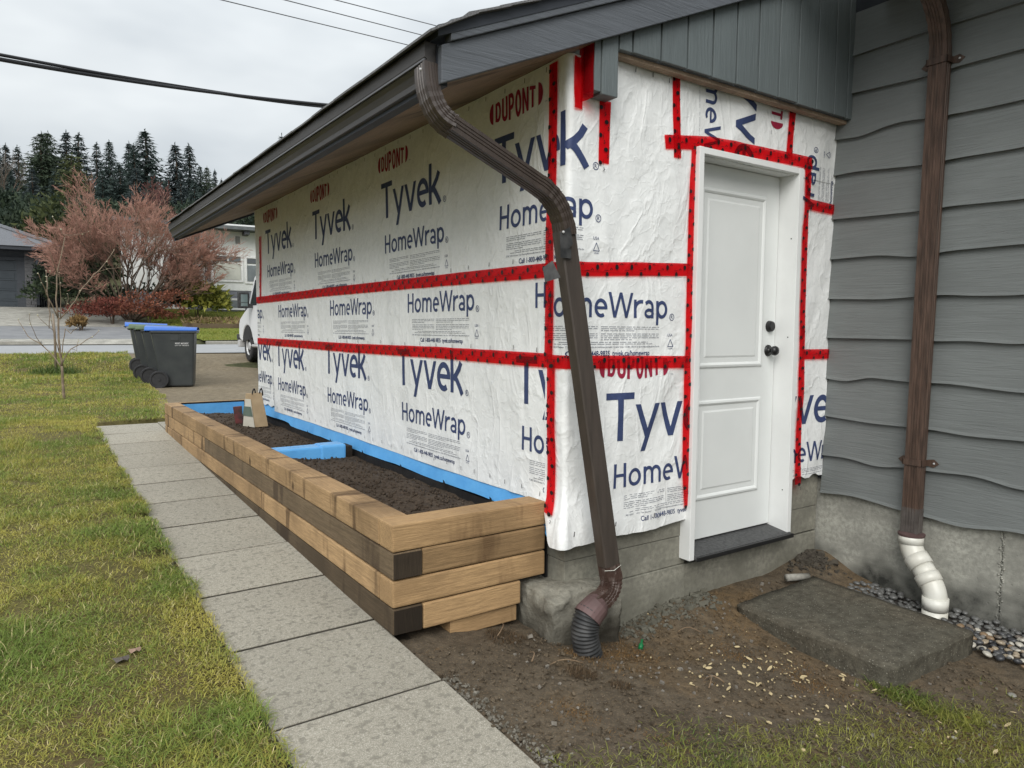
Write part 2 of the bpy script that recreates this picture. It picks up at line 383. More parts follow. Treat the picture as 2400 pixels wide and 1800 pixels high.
M['ground'] = m_soil('hill_ground', (0.05, 0.06, 0.025), (0.07, 0.07, 0.03), (0.09, 0.075, 0.04), 2, 0.05)
# ------------------------------------------------------------------ terrain
TD = Vector((math.cos(R(6)), -math.sin(R(6)), 0)); ND = Vector((math.sin(R(6)), math.cos(R(6)), 0))   # along / across the street
PW = [-60, 2.6, 9, 13.6, 17.2, 18.4, 20, 27, 27.16, 32, 36.4, 40, 45, 60, 260]
PZ = [-0.4, 0.24, 0.43, 0.49, 0.55, 0.74, 0.87, 0.93, 1.05, 1.55, 2.3, 2.5, 2.8, 5.0, 41.0]
def wq(x, y): return ((x + 2) * ND.x + (y + 2.5) * ND.y, (x + 2) * TD.x + (y + 2.5) * TD.y)
def xy(w, q): return (-2 + ND.x * w + TD.x * q, -2.5 + ND.y * w + TD.y * q)
def zpave(y): return 0.24 + 0.029 * (y - 0.11)
def zprof(w): return float(np.interp(w, PW, PZ))
def zlawn(x, y):
    k = sm((y - 5.5) / 2.0)
    return zpave(min(y, 7.0)) * (1 - k) + zprof(wq(x, y)[0]) * k
def zdirt(x, y):
    f = sm((x + 0.85) / 1.85)
    z = 0.205 * (1 - f) - 0.002 * f
    g = sm(1 - abs(y) / 0.62) if y < 0 else 1.0
    z += g * (0.085 * sm((x - 0.25) / 0.6) + 0.06 * sm((x - 1.5) / 0.45) * sm(1 - abs(y) / 0.25) - 0.03 * sm(1 - abs(x - 0.15) / 0.5) * (1 if y < 0.05 else 0))
    z -= 0.03 * sm((-y - 1.5) / 1.5) * (1 - f)
    return z
def at(u, v, w):
    """the point seen at photo pixel (u, v) on the upright plane w metres away along the street's normal"""
    d = FW + RT * ((u - 1200) / 1670.0) + DN * ((v - 900) / 1670.0)
    return CAM + d * (w / d.dot(ND))
def place(w, q, dz=0.0):
    x, y = xy(w, q); return Vector((x, y, zprof(w) + dz))
def struct(name, mb, mats, smooth=True, **k):
    return tag(put(name, mb.mesh(name, **k), mats, None, smooth), kind='structure')

g = MB()
ws = sorted(set([-30, -12, -4] + [7.6 + i * 0.8 for i in range(55)] + [53, 60, 75, 95, 120, 150, 185, 225, 260] + [27.0, 27.16]))
qs = [-160, -110, -75, -50, -35, -25, -18, -12, -8, -5, -3, -1, 1, 3, 5, 8, 12, 17, 23, 32, 45, 60, 85, 120, 170]
def tz(w, q):
    x, y = xy(w, q); z = zprof(w)
    if w < 8: z = min(z, -0.1) - 0.25
    elif w < 9.2: z = z - 0.25
    else: z = z - 0.03 - 0.14 * (19 < w < 27.5)
    if w > 60: z += 3.0 * noise.noise((w * 0.02, q * 0.02, 3))
    return (x, y, z)
g.grid(lambda q, w: tz(w, q), qs, ws)
struct('hill_ground', g, M['ground'])

def edge_x(y):
    """the ragged line where the lawn meets the pavers, then the driveway"""
    rag = 0.035 * noise.noise((0.0, y * 2.3, 1.0)) + 0.02 * noise.noise((3.0, y * 7.0, 1.0))
    if y < 6.55: return -1.40 + rag
    if y < 9.0: return -0.66 + 0.34 * (y - 6.55) / 2.45 + rag
    return float(np.interp(y, [9, 11.3, 14.7, 19.5, 30], [-0.32, -0.25, -0.04, 0.13, 0.4])) + rag * 2
g = MB()
ys = [-7, -5.5, -4.5] + [-3.6 + 0.12 * i for i in range(int(23.4 / 0.12))]
xf = [-9, -7.5, -6, -5] + [-4.2 + 0.12 * i for i in range(24)]
def lz(i, y):
    ex = edge_x(y)
    x = ex if i >= len(xf) - 1 else min(xf[i], ex - 0.02 * (len(xf) - 1 - i) - 0.01)
    if i == len(xf) - 1: return (ex, y, zlawn(ex, y) - 0.03)
    if y > 6.5 and i >= 8:                                  # widen towards the driveway
        x = -4.2 + (ex + 4.2) * (i - 4) / (len(xf) - 5)
    return (x, y, zlawn(x, y) + 0.02 + 0.035 * fb((x, y), 0.8, 5) + 0.012 * fb((x, y), 5, 2))
g.grid(lambda i, y: lz(i, y), list(range(len(xf))), [y for y in ys if y < 17.6])
lawn = struct('lawn', g, M['turf'])
g = MB()
g.grid(lambda x, y: (x, y, zdirt(x, y) + 0.012 * fb((x, y), 2.2, 9) + 0.007 * fb((x, y), 9, 4) + 0.005 * noise.noise((x * 30, y * 30, 2)) * (x < 1.2)),
       [-0.86 + 0.03 * i for i in range(99)], [-4.5, -3.8, -3.2] + [-2.7 + 0.03 * i for i in range(102)])
dirt = struct('bare_dirt', g, M['dirt'])

# driveway, road and the far side of the street
g = MB()
dy = [5.0 + 0.5 * i for i in range(27)]
dex = lambda y: edge_x(max(y, 6.7)) - (0.12 if y > 6.7 else -0.1)
g.grid(lambda k, y: (dex(y) + k * (9 - dex(y)), y, (zprof(wq(dex(y), y)[0]) if y > 7 else zpave(y) - 0.01) + 0.004 + 0.006 * noise.noise((k * 30, y * 3, 0))), [0, 0.05, 0.1, 0.15, 0.2, 0.3, 0.45, 0.6, 0.8, 1], dy)
struct('driveway', g, M['drive'])
g = MB()
wr = [19.9 + 0.5 * i for i in range(15)]
g.grid(lambda q, w: (*xy(w, q), zprof(w) + 0.008), [-70, -40, -20, -10, -5, 0, 5, 10, 20, 40, 80], wr)
struct('road', g, M['road'])
kerb = thing('kerb', None, None); kerb['kind'] = 'structure'
for i in range(-12, 22):
    q0 = i * 2.4
    if -3.4 < q0 < 1.5: continue                            # the drive's apron
    b = MB(); p = [xy(26.98, q0 + 0.01), xy(26.98, q0 + 2.39), xy(27.16, q0 + 2.39), xy(27.16, q0 + 0.01)]
    b.hexa([(x, y, 0.88) for x, y in p] + [(x, y, 1.055) for x, y in p])
    part('kerb_stone', b, M['kerb'], kerb, bevel=0.02)
g = MB()
g.grid(lambda q, w: (*xy(w, q), (0.96 if w < 26.99 else zprof(w) + 0.01) + 0.0), [-3.55, -2, -0.5, 1.35], [26.5, 26.98, 27.2, 27.7])
struct('drive_apron', g, M['kerb'])
g = MB()
g.grid(lambda q, w: (*xy(w, q + (w - 27.7) * -0.17), zprof(w) + 0.012), [-30, -12, -6, -3, -1.5, 0.0, 1.35], [27.7 + 0.5 * i for i in range(9)])
struct('asphalt_drive', g, M['asph'])
g = MB()
g.grid(lambda q, w: (*xy(w, q), zprof(w) + 0.016), [-30, -12, -6, -3, -1.5, 0.2], [31.7 + 0.5 * i for i in range(13)])
struct('concrete_pad', g, M['kerb'])
def far_edge(w): return 1.35 - (w - 27.7) * 0.17 + (0.9 * sm((29.5 - w) / 2.0)) if w < 32 else 0.75
g = MB()
g.grid(lambda k, w: (*xy(w, far_edge(w) + k * 60), zprof(w) + 0.02 + 0.05 * noise.noise((k * 20, w * 0.7, 1)) + 0.32 * sm((w - 31.2) / 0.5) * sm((k * 60 - 3.5) / 2) * (1 - sm((w - 35) / 2))),
       [0, 0.01, 0.02, 0.03, 0.045, 0.06, 0.08, 0.1, 0.13, 0.16, 0.2, 0.25, 0.3, 0.4, 0.6, 1.0], [27.2 + 0.35 * i for i in range(38)])
struct('far_lawn', g, M['farlawn'])

# ------------------------------------------------------------------ paver path
path = thing('paver_path', None, None); path['kind'] = 'structure'
for k in range(-8, 11):
    y0 = -0.277 + 0.612 * k; y1 = y0 + 0.592
    b = MB(); dx = 0.006 * random.uniform(-1, 1); dz = 0.003 * random.uniform(-1, 1)
    tl = 0.004 * random.uniform(-1, 1)
    P = [(-1.392 + dx, y0), (-0.782 + dx, y0), (-0.782 + dx, y1), (-1.392 + dx, y1)]
    b.hexa([(x, y, zpave(y) - 0.05 + dz) for x, y in P] + [(x, y, zpave(y) + dz + tl * (x + 1.1)) for x, y in P])
    b.mi = [0, 0, 1, 1, 1, 1]; part('paver', b, [M['paver'], M['paver_edge']], path, bevel=0.004)
b = MB(); P = [(-0.775, 5.87), (-0.66, 5.87), (-0.66, 6.5), (-0.775, 6.5)]
b.hexa([(x, y, zpave(y) - 0.05) for x, y in P] + [(x, y, zpave(y) - 0.002) for x, y in P])
part('paver', b, M['paver'], path, bevel=0.005)
b = MB()
b.grid(lambda x, y: (x, y, zpave(y) - 0.04), [-1.42, -1.1, -0.7], [-5.5, -3, 0, 3, 6.52])
struct('path_bedding', b, plain('dark_joint_soil', (0.035, 0.028, 0.02)))

# ------------------------------------------------------------------ planter box of timbers
pl = thing('timber_planter', 'long raised planter of stacked brown timbers along the wrapped wall', 'planter', (-0.4, 0.11, 0.24))
def timber(x0, x1, y0, y1, z0, z1, mat):
    b = MB(); b.box(x0, x1, y0, y1, z0, z1)
    o = part('timber', b, mat, pl, bevel=0.008, warp=0.0035)
    return o
ZT = [0.708, 0.591, 0.473, 0.356, 0.240]
XO, XI, YN, YF = -0.80, -0.02, 0.11, 5.79
T = 0.132
joints = [2.054, 3.802, 2.077, 3.1]
for k in range(4):
    z1, z0 = ZT[k] - 0.002, ZT[k + 1] + 0.004
    over = k in (0, 2)                     # the end timber covers the long one on these courses
    ex = 0.004 * random.uniform(-1, 1)
    ya = YN + (T + 0.003 if over else 0)
    yb = YF - (0 if over else T + 0.003)
    long_mat = M['wood_dark'] if k in (3,) else M['wood_y']
    timber(XO + ex, XO + T + ex, ya, joints[k] - 0.002, z0, z1, M['wood_dark'] if k == 1 else long_mat)
    timber(XO + ex, XO + T + ex, joints[k] + 0.002, yb, z0, z1, long_mat)
    xr = -0.022 if k < 3 else -0.16
    timber(XO + ex + (0 if over else T + 0.003), xr, YN + ex, YN + T + ex, z0, z1, M['wood_x'])
    timber(XO + (T + 0.003 if over else 0), 0.06, YF - T, YF, z0, z1, M['wood_x'])
    if not over:                           # dark cut end of the long timber
        b = MB(); b.box(XO + ex + 0.004, XO + T + ex - 0.002, ya - 0.0035, ya + 0.002, z0 + 0.005, z1 - 0.005)
        part('cut_end', b, M['endgrain'], pl, label='dark stained cut end of a long timber')
b = MB(); b.box(-0.52, -0.17, 0.13, 0.24, 0.165, 0.237)
part('shim_board', b, M['wood_x'], pl, bevel=0.004)
# liner: black sheet inside, blue on the far end
b = MB()
b.grid(lambda y, z: (-0.012 + 0.006 * noise.noise((y * 4, z * 9, 1)) - (0.03 if z < 0.5 else 0.0), y, z), [0.26 + 0.1 * i for i in range(56)], [0.42, 0.5, 0.55, 0.585, 0.606])
part('wall_liner', b, M['black'], pl, smooth=True)
b = MB()
b.grid(lambda x, z: (x, YF - T - 0.012 + 0.008 * noise.noise((x * 6, z * 8, 4)), z), [XO + T + 0.005 + 0.04 * i for i in range(17)], [0.45, 0.52, 0.58, 0.64, 0.695])
part('end_liner', b, M['blue'], pl, smooth=True)
b = MB()
b.grid(lambda x, z: (x, YF - T - 0.004, z), [XO + T + 0.005, -0.4, -0.02], [0.66, 0.712 ])
part('liner_edge', b, M['black'], pl)
b = MB()
b.grid(lambda k, y: (XO + T + 0.004 + 0.003 * noise.noise((y * 5, k, 1)), y, 0.5 + k * 0.195), [0, 0.5, 1], [0.25 + 0.2 * i for i in range(28)])
part('side_liner', b, M['black'], pl)
def soilz(x, y):
    return 0.578 + 0.035 * fb((x, y), 1.3, 3) + 0.018 * fb((x, y), 6, 8) + 0.045 * sm((-0.35 - x) / 0.4) - 0.02 * sm((x + 0.2) / 0.2)
b = MB()
b.grid(lambda x, y: (x, y, soilz(x, y) + 0.006 * noise.noise((x * 22, y * 22, 1)) + 0.007 * noise.noise((x * 55, y * 55, 1))),
       [XO + T - 0.01 + 0.018 * i for i in range(38)], [0.2 + 0.02 * i for i in range(275)])
tag(put('planter_soil', b.mesh('planter_soil'), M['soil'], None, True), kind='stuff')
b = MB()
for i in range(2600):
    x = random.uniform(XO + T + 0.01, -0.04); y = 0.26 + 5.3 * random.random() ** 1.4; r = random.uniform(0.003, 0.011)
    c = Vector((x, y, soilz(x, y) + r * 0.6)); q = [Vector(d) * r * random.uniform(0.6, 1.3) for d in ((1,0,0),(-1,0,0),(0,1,0),(0,-1,0),(0,0,1),(0,0,-1))]
    rot = Matrix.Rotation(random.random() * 3, 3, Vector((random.random(), random.random(), 1)).normalized())
    b.add([c + rot @ p for p in q], [(0,2,4),(2,1,4),(1,3,4),(3,0,4),(2,0,5),(1,2,5),(3,1,5),(0,3,5)])
tag(put('soil_crumbs', b.mesh('soil_crumbs'), M['soil'], None, True), kind='stuff')
# blue wrapped brace across the planter
br = thing('wrapped_brace', 'short timber brace wrapped in blue membrane lying across the planter soil', 'brace', (-0.4, 2.44, 0.54))
b = MB(); b.box(XO + T, -0.125, 2.42, 2.57, 0.53, 0.662)
part('blue_wrapping', b, M['blue'], br, bevel=0.012, warp=0.005)
b = MB(); b.box(-0.285, -0.10, 2.414, 2.576, 0.532, 0.669)
part('end_patch', b, M['blue'], br, bevel=0.016, warp=0.004)
b = MB(); b.box(-0.10, -0.045, 2.43, 2.56, 0.53, 0.65)
part('exposed_end', b, M['endgrain'], br, bevel=0.006)

# ------------------------------------------------------------------ garage shell
ga = thing('garage', 'small gabled garage covered in white printed house wrap and red seam tape', 'garage', (0, 0, 0.1))
b = MB()
for z0, z1, e in ((-0.1, 0.274, 0.026), (0.277, 0.428, 0.031), (0.431, 0.78, 0.028)):
    b.box(e, 0.842, e, 0.3, z0, z1); b.box(e, 0.3, 0.3, 5.1, z0, z1)
    if z1 < 0.3: b.box(0.848, 2.03, e + 0.008, 0.3, z0, 0.268)
    b.box(1.69, 2.03, e + 0.004, 0.3, max(z0, 0.27), z1) if z1 > 0.3 else None
part('foundation', b, M['conc'], ga, bevel=0.004)
b = MB(); b.box(0.02, 2.02, 0.16, 5.08, 0.3, 2.66)
part('wall_core', b, M['black'], ga)
pr = MB()
nn = 14
pierv = []
def pierpt(p):
    v = Vector(p); q = v + noise.noise_vector(v * 5.0) * 0.018 + noise.noise_vector(v * 14) * 0.012 + noise.noise_vector(v * 45) * 0.006
    return q
bm = bmesh.new(); bmesh.ops.create_cube(bm, size=1.0)
for v in bm.verts:
    bx = (-0.135 if v.co.x < 0 else 0.245); by = (-0.105 if v.co.y < 0 else 0.30); bz = (0.0 if v.co.z < 0 else 0.325)
    if v.co.z < 0: bx += 0.02 if bx < 0 else 0.01; by += 0.0
    v.co = (bx, by, bz)
bmesh.ops.subdivide_edges(bm, edges=list(bm.edges), cuts=30, use_grid_fill=True)
for v in bm.verts:
    v.co = pierpt(v.co)
    e = max(0, 0.06 - abs(v.co.x + 0.135)) + max(0, 0.06 - abs(v.co.y + 0.105)) + max(0, 0.05 - abs(v.co.z - 0.325)) - 0.06
    if e > 0: v.co += (Vector((0.06, 0.1, 0.16)) - v.co).normalized() * e * 0.3
me = bpy.data.meshes.new('pier_footing'); bm.to_mesh(me); bm.free()
put('pier_footing', me, M['pier'], ga, True)

# --- wrapped surface: s runs along the long wall (s<0), round the corner, along the gable (s>0)
CR = 0.018; CA = math.pi * CR / 4
def wrapdir(s):
    if s < -CA: return Vector((0.0, CR - s - CA, 0)), Vector((-1, 0, 0))
    if s > CA: return Vector((CR + s - CA, 0.0, 0)), Vector((0, -1, 0))
    a = (s + CA) / (2 * CA) * math.pi / 2
    n = Vector((-math.cos(a), -math.sin(a), 0))
    return Vector((CR, CR, 0)) + n * CR, n
def wrapdisp(s, z):
    d = 0.006 * noise.noise((s * 1.7, z * 1.9, 4.2)) + 0.0035 * noise.noise((s * 4.5 + z * 2.5, z * 3.0 - s, 9.1))
    if s > 0.06: d += 0.011 * sm((s - 0.06) / 0.2) * (noise.noise((s * 5.5 - z * 2.6, z * 1.3, 2.0)) + 0.6 * noise.noise((s * 11.0 - z * 5.0, z * 2.0 + s, 6.0)))
    k = math.exp(-((s) / 0.12) ** 2)
    d += k * 0.006 * noise.noise((s * 11, z * 4.5, 7.7))
    if z < 0.72 and abs(s) < 0.6: d += 0.012 * sm((0.75 - z) / 0.2) + 0.012 * noise.noise((s * 14, z * 9 + s * 12, 3.3)) * sm((0.85 - z) / 0.2)
    return max(d + 0.004, 0.0005)
def WP(s, z, off=0.0):
    p, n = wrapdir(s)
    q = p + n * (wrapdisp(s, z) + off); fl = 0.052 * sm((0.80 - z) / 0.28) * math.exp(-(s / 0.24) ** 2) if z < 0.8 else 0.0
    return (q.x - fl, q.y - fl, z)
def arange(a, b, st):
    n = max(1, int(math.ceil((b - a) / st))); return [a + (b - a) * i / n for i in range(n + 1)]
def sheet(name, s0, s1, zlo, zhi, off, label=None, st=0.04, parent=None, mat=None):
    """zlo, zhi: functions of s"""
    b = MB(); us = sorted(set(arange(s0, s1, st) + ([x for x in arange(-0.08, 0.08, 0.006) if s0 < x < s1])))
    nv = max(2, int((zhi((s0 + s1) / 2) - zlo((s0 + s1) / 2)) / st))
    b.grid(lambda u, v: WP(u, zlo(u) + (zhi(u) - zlo(u)) * v, off), us, [i / nv for i in range(nv + 1)])
    return put(name, b.mesh(name), mat or M['wrap'], parent or ga, True, label)
K = lambda c: (lambda s: c)
def zsof(x): return 2.403 + 0.43 * (x + 0.70)
# courses of the long wall
bot_long = lambda s: 0.693 + 0.006 * math.sin(s * 1.4)
SH = {}
SH['lu'] = sheet('house_wrap', -5.10, -0.10, K(1.77), K(2.70), 0.004, 'upper course of printed wrap on the long wall')
SH['lm'] = sheet('house_wrap', -5.10, -0.10, K(1.382), K(1.80), 0.002, 'middle course of printed wrap on the long wall')
SH['ll'] = sheet('house_wrap', -4.55, -0.10, bot_long, K(1.40), 0.0, 'lower course of printed wrap on the long wall')
SH['lf'] = sheet('house_wrap', -5.10, -4.545, lambda s: 0.735 + 0.01 * math.sin(s * 30), K(1.40), 0.003, 'short lapped piece of wrap at the far corner')
# gable
SH['gu'] = sheet('house_wrap', -0.115, 0.82, K(1.77), lambda s: 2.70 if s < 0.06 else 2.745, 0.006, 'upper wrap piece turning the corner beside the door')
SH['gm'] = sheet('house_wrap', -0.115, 0.82, K(1.368), K(1.81), 0.004, 'middle wrap piece turning the corner beside the door')
SH['gl'] = sheet('house_wrap', -0.14, 0.875, lambda s: 0.522 + (0.16 * sm((-0.06 - s) / 0.08) if s < -0.06 else 0.0) + 0.006 * math.sin(s * 9), K(1.38), 0.002, 'lower wrap piece flaring out at the corner')
SH['gt'] = sheet('house_wrap', 0.62, 2.03, K(2.38), lambda s: 2.752 + 0.004 * math.sin(s * 22), 0.003, 'piece of wrap with sideways print above the door')
SH['ru'] = sheet('house_wrap', 1.665, 2.028, K(2.22), K(2.40), 0.0, 'wrap piece right of the door head')
SH['rm'] = sheet('house_wrap', 1.665, 2.024, K(1.37), K(2.235), 0.001, 'plain narrow wrap piece right of the door')
SH['rl'] = sheet('house_wrap', 1.675, 2.02, lambda s: 0.635 + 0.012 * math.sin(s * 40), K(1.385), 0.0, 'lower narrow wrap piece right of the door')

# --- printing
fcu = bpy.data.curves.new('glyphs', 'FONT'); fcu.fill_mode = 'FRONT'; fcu.resolution_u = 5
fob = bpy.data.objects.new('glyphs', fcu)
def glyphs(txt, weight=0.0):
    fcu.body = txt; fcu.offset = weight; fcu.size = 1.0
    me = bpy.data.meshes.new_from_object(fob)
    bm = bmesh.new(); bm.from_mesh(me); bpy.data.meshes.remove(me); return bm
def bbox(bm):
    xs = [v.co.x for v in bm.verts]; ys_ = [v.co.y for v in bm.verts]; return min(xs), max(xs), min(ys_), max(ys_)
_h = glyphs('H'); CAPH = bbox(_h)[3]; _h.free()
def cut(bm, co, no):
    bmesh.ops.bisect_plane(bm, geom=bm.verts[:] + bm.edges[:] + bm.faces[:], plane_co=co, plane_no=no)
def clip(bm, lo, hi):
    for ax in (0, 1):
        for val, sg in ((lo[ax], -1), (hi[ax], 1)):
            no = [0, 0, 0]; no[ax] = sg; co = [0, 0, 0]; co[ax] = val
            bmesh.ops.bisect_plane(bm, geom=bm.verts[:] + bm.edges[:] + bm.faces[:], plane_co=co, plane_no=no, clear_outer=True)
ST = 0.145
def _par(x0, y0, x1, y1, w=ST): return [[(x0 - w/2, y0), (x0 + w/2, y0)], [(x1 - w/2, y1), (x1 + w/2, y1)]]
def _rib(pts, w=ST):
    out = []; n = len(pts); closed = pts[0] == pts[-1]
    for i, p in enumerate(pts):
        a = pts[i-1] if i else (pts[-2] if closed else p); c = pts[i+1] if i < n - 1 else (pts[1] if closed else p)
        d = Vector((c[0] - a[0], c[1] - a[1])).normalized(); q = Vector((-d.y, d.x)) * w / 2
        out.append([(p[0] - q.x, p[1] - q.y), (p[0] + q.x, p[1] + q.y)])
    return out
def _arc(cx, cy, rx, ry, a0, a1, n=14): return [(cx + rx * math.cos(R(a0 + (a1 - a0) * k / n)), cy + ry * math.sin(R(a0 + (a1 - a0) * k / n))) for k in range(n + 1)]
def _rect(x0, y0, x1, y1): return [[(x0, y0), (x1, y0)], [(x0, y1), (x1, y1)]]
def _ring(cx, cy, rx, ry, w=ST): p = _arc(cx, cy, rx, ry, 0, 360, 24); p[-1] = p[0]; return _rib(p, w)
GL = {
 'T': (0.72, [_rect(0, 0.86, 0.72, 1), _rect(0.285, 0, 0.43, 0.86)]),
 'y': (0.70, [_par(0.08, 0.74, 0.37, 0.02), _par(0.63, 0.74, 0.25, -0.27)]),
 'v': (0.70, [_par(0.08, 0.74, 0.35, 0), _par(0.62, 0.74, 0.35, 0)]),
 'e': (0.64, [_rib(_arc(0.33, 0.365, 0.255, 0.30, -2, 305, 22)), _rect(0.10, 0.315, 0.655, 0.43)]),
 'k': (0.66, [_rect(0, 0, 0.145, 1.02), _rib([(0.13, 0.34), (0.26, 0.44), (0.42, 0.60), (0.52, 0.76)], 0.15), _rib([(0.20, 0.42), (0.34, 0.28), (0.47, 0.12), (0.57, -0.02)], 0.15)]),
 'H': (0.70, [_rect(0, 0, 0.145, 1), _rect(0.555, 0, 0.70, 1), _rect(0.145, 0.44, 0.555, 0.57)]),
 'o': (0.72, [_ring(0.36, 0.365, 0.288, 0.302)]),
 'm': (1.03, [_rect(0, 0, 0.145, 0.74), _rib(_arc(0.295, 0.45, 0.222, 0.225, 180, 0, 10) + [(0.517, 0)]), _rib(_arc(0.738, 0.45, 0.222, 0.225, 180, 0, 10) + [(0.96, 0)])]),
 'W': (1.34, [_par(0.08, 1, 0.36, 0), _par(0.36, 0, 0.67, 1, 0.14), _par(0.67, 1, 0.98, 0, 0.14), _par(0.98, 0, 1.26, 1)]),
 'r': (0.48, [_rect(0, 0, 0.145, 0.74), _rib(_arc(0.42, 0.36, 0.345, 0.31, 175, 78, 8))]),
 'a': (0.62, [_rib([(0.09, 0.60)] + _arc(0.29, 0.45, 0.24, 0.225, 105, 0, 8) + [(0.53, 0)]), _ring(0.32, 0.20, 0.235, 0.14, 0.125)]),
 'p': (0.70, [_rect(0, -0.28, 0.145, 0.72), _ring(0.355, 0.365, 0.27, 0.302)]),
 'D': (0.60, [_rect(0, 0, 0.2, 1), _rib([(0.2, 0.91), (0.30, 0.91)] + _arc(0.28, 0.5, 0.22, 0.41, 80, -80, 10) + [(0.30, 0.09), (0.2, 0.09)], 0.18)]),
 'U': (0.60, [_rib([(0.1, 1), (0.1, 0.3)] + _arc(0.3, 0.28, 0.2, 0.19, 185, 355, 10) + [(0.5, 0.3), (0.5, 1)], 0.19)]),
 'P': (0.58, [_rect(0, 0, 0.2, 1), _rib([(0.2, 0.92), (0.28, 0.92)] + _arc(0.27, 0.69, 0.21, 0.23, 80, -80, 10) + [(0.28, 0.46), (0.2, 0.46)], 0.17)]),
 'O': (0.62, [_ring(0.31, 0.5, 0.215, 0.42, 0.19)]),
 'N': (0.62, [_rect(0, 0, 0.18, 1), _rect(0.44, 0, 0.62, 1), [[(0.18, 1.0), (0.18, 0.62)], [(0.44, 0.38), (0.44, 0.0)]]]),
 't': (0.56, [_rect(0, 0.83, 0.56, 1), _rect(0.185, 0, 0.375, 0.83)]),
}
def stroke_word(txt, gap):
    """a flat word of broad pen strokes; strokes that cross lie a hair above one another"""
    bm = bmesh.new(); x = 0.0
    for ch in txt:
        w, strokes = GL[ch]
        for k, sset in enumerate(strokes):
            row = [[bm.verts.new((x + a, c, 0.00015 * k)) for a, c in r] for r in sset]
            for i in range(len(row) - 1): bm.faces.new((row[i][0], row[i][1], row[i+1][1], row[i+1][0]))
        x += w + (0.03 if ch in 'Tvye' and txt[0] == 'T' else 0.06 if ch in 'eWr' else gap)
    bmesh.ops.recalc_face_normals(bm, faces=list(bm.faces)); return bm
class Print:
    """collects flat print on one sheet, in (s, z), then lays it on the wrap surface"""
    def __init__(s, lo, hi): s.lo, s.hi = lo, hi; s.bins = {}; s.k = 0
    def word(s, mat, txt, x, y, w, cap, rot=0, org=(0, 0), gap=0.14, shape=None, step=0.04):
        bm = stroke_word(txt, gap); x0, x1, y0, y1 = bbox(bm)
        for v in bm.verts:
            px, py = (v.co.x - x0) / (x1 - x0), v.co.y
            if shape: py = shape(px, py)
            v.co = (x + px * w, y + py * cap, v.co.z)
        s.k += 1; s.add((mat, s.k), bm, rot, org, step)
    def add(s, mat, bm, rot=0, org=(0, 0), step=0.05):
        for v in bm.verts:
            x, y = v.co.x, v.co.y
            if rot == -90: x, y = y, -x
            elif rot == 90: x, y = -y, x
            v.co = (x + org[0], y + org[1], v.co.z)
        clip(bm, s.lo, s.hi)
        if not bm.verts: bm.free(); return
        x0, x1, y0, y1 = bbox(bm)
        if x0 < 0.05 and x1 > -0.05:
            for c in arange(-0.04, 0.04, 0.006): cut(bm, (c, 0, 0), (1, 0, 0))
        if step:
            for c in arange(x0, x1, step)[1:-1]: cut(bm, (c, 0, 0), (1, 0, 0))
            if y1 - y0 > step:
                for c in arange(y0, y1, step)[1:-1]: cut(bm, (0, c, 0), (0, 1, 0))
        me = s.bins.setdefault(mat, MB())
        bm.verts.index_update()
        me.add([v.co.copy() for v in bm.verts], [tuple(v.index for v in f.verts) for f in bm.faces])
        bm.free()
    def text(s, mat, txt, x, y, w, cap, rot=0, org=(0, 0), weight=0.0, step=0.05, shape=None):
        bm = glyphs(txt, weight); x0, x1, y0, y1 = bbox(bm)
        for v in bm.verts:
            px, py = (v.co.x - x0) / (x1 - x0), v.co.y / CAPH
            if shape: py = shape(px, py)
            v.co = (x + px * w, y + py * cap, 0)
        s.add(mat, bm, rot, org, step)
    def poly(s, mat, pts, rot=0, org=(0, 0), step=0):
        bm = bmesh.new(); bm.faces.new([bm.verts.new((*p, 0)) for p in pts]); s.add(mat, bm, rot, org, step)
    def ring(s, mat, cx, cy, rx, ry, t, rot=0, org=(0, 0), n=18):
        bm = bmesh.new(); o_, i_ = [], []
        for k in range(n):
            a = 2 * math.pi * k / n
            o_.append(bm.verts.new((cx + rx * math.cos(a), cy + ry * math.sin(a), 0))); i_.append(bm.verts.new((cx + (rx - t) * math.cos(a), cy + (ry - t) * math.sin(a), 0)))
        for k in range(n): bm.faces.new((o_[k], o_[(k+1) % n], i_[(k+1) % n], i_[k]))
        s.add(mat, bm, rot, org, 0)
    def reg(s, x, y, rot=0, org=(0, 0), r=0.017):
        s.ring('navy', x, y, r, r * 1.05, 0.0035, rot, org)
        s.text('navy', 'R', x - r * 0.42, y - r * 0.5, r * 0.85, r, rot, org, step=0)
    def block(s, x, z, rot=0, org=(0, 0), logo=True, big=True, seed=0):
        """one repeat of the printed pattern: x at the big word's left edge, z at its baseline"""
        if logo:
            s.word('red', 'DUPONt', x + 0.005, z + 0.312, 0.34, 0.088, rot, org, 0.10,
                   shape=lambda px, py: 0.5 + (py - 0.5) * (1.0 + 0.42 * (1 - (2 * px - 1) ** 2)))
            for sg, cx in ((1, x - 0.05), (-1, x + 0.402)):
                hh = 0.052; pts = [(cx + sg * 0.036 * (1 - math.sin(R(a))), z + 0.356 + hh * math.cos(R(a))) for a in range(0, 181, 20)]
                s.poly(('red', s.k), pts, rot, org)
            s.text('fine', 'TM', x + 0.415, z + 0.305, 0.02, 0.008, rot, org, step=0)
        if big:
            s.word('navy', 'Tyvek', x, z, 0.83, 0.23, rot, org, 0.05)
            s.reg(x + 0.868, z + 0.01, rot, org)
        zb = z - 0.228
        s.word('navy', 'HomeWrap', x + 0.05, zb, 0.805, 0.118, rot, org)
        s.reg(x + 0.888, zb + 0.008, rot, org)
        rr = random.Random(seed)
        def line(x0, x1, y, h):
            c = x0
            while c < x1:
                w = rr.uniform(0.012, 0.05); e = min(x1, c + w)
                s.poly('fine', [(c, y), (e, y), (e, y + h), (c, y + h)], rot, org); c = e + 0.006
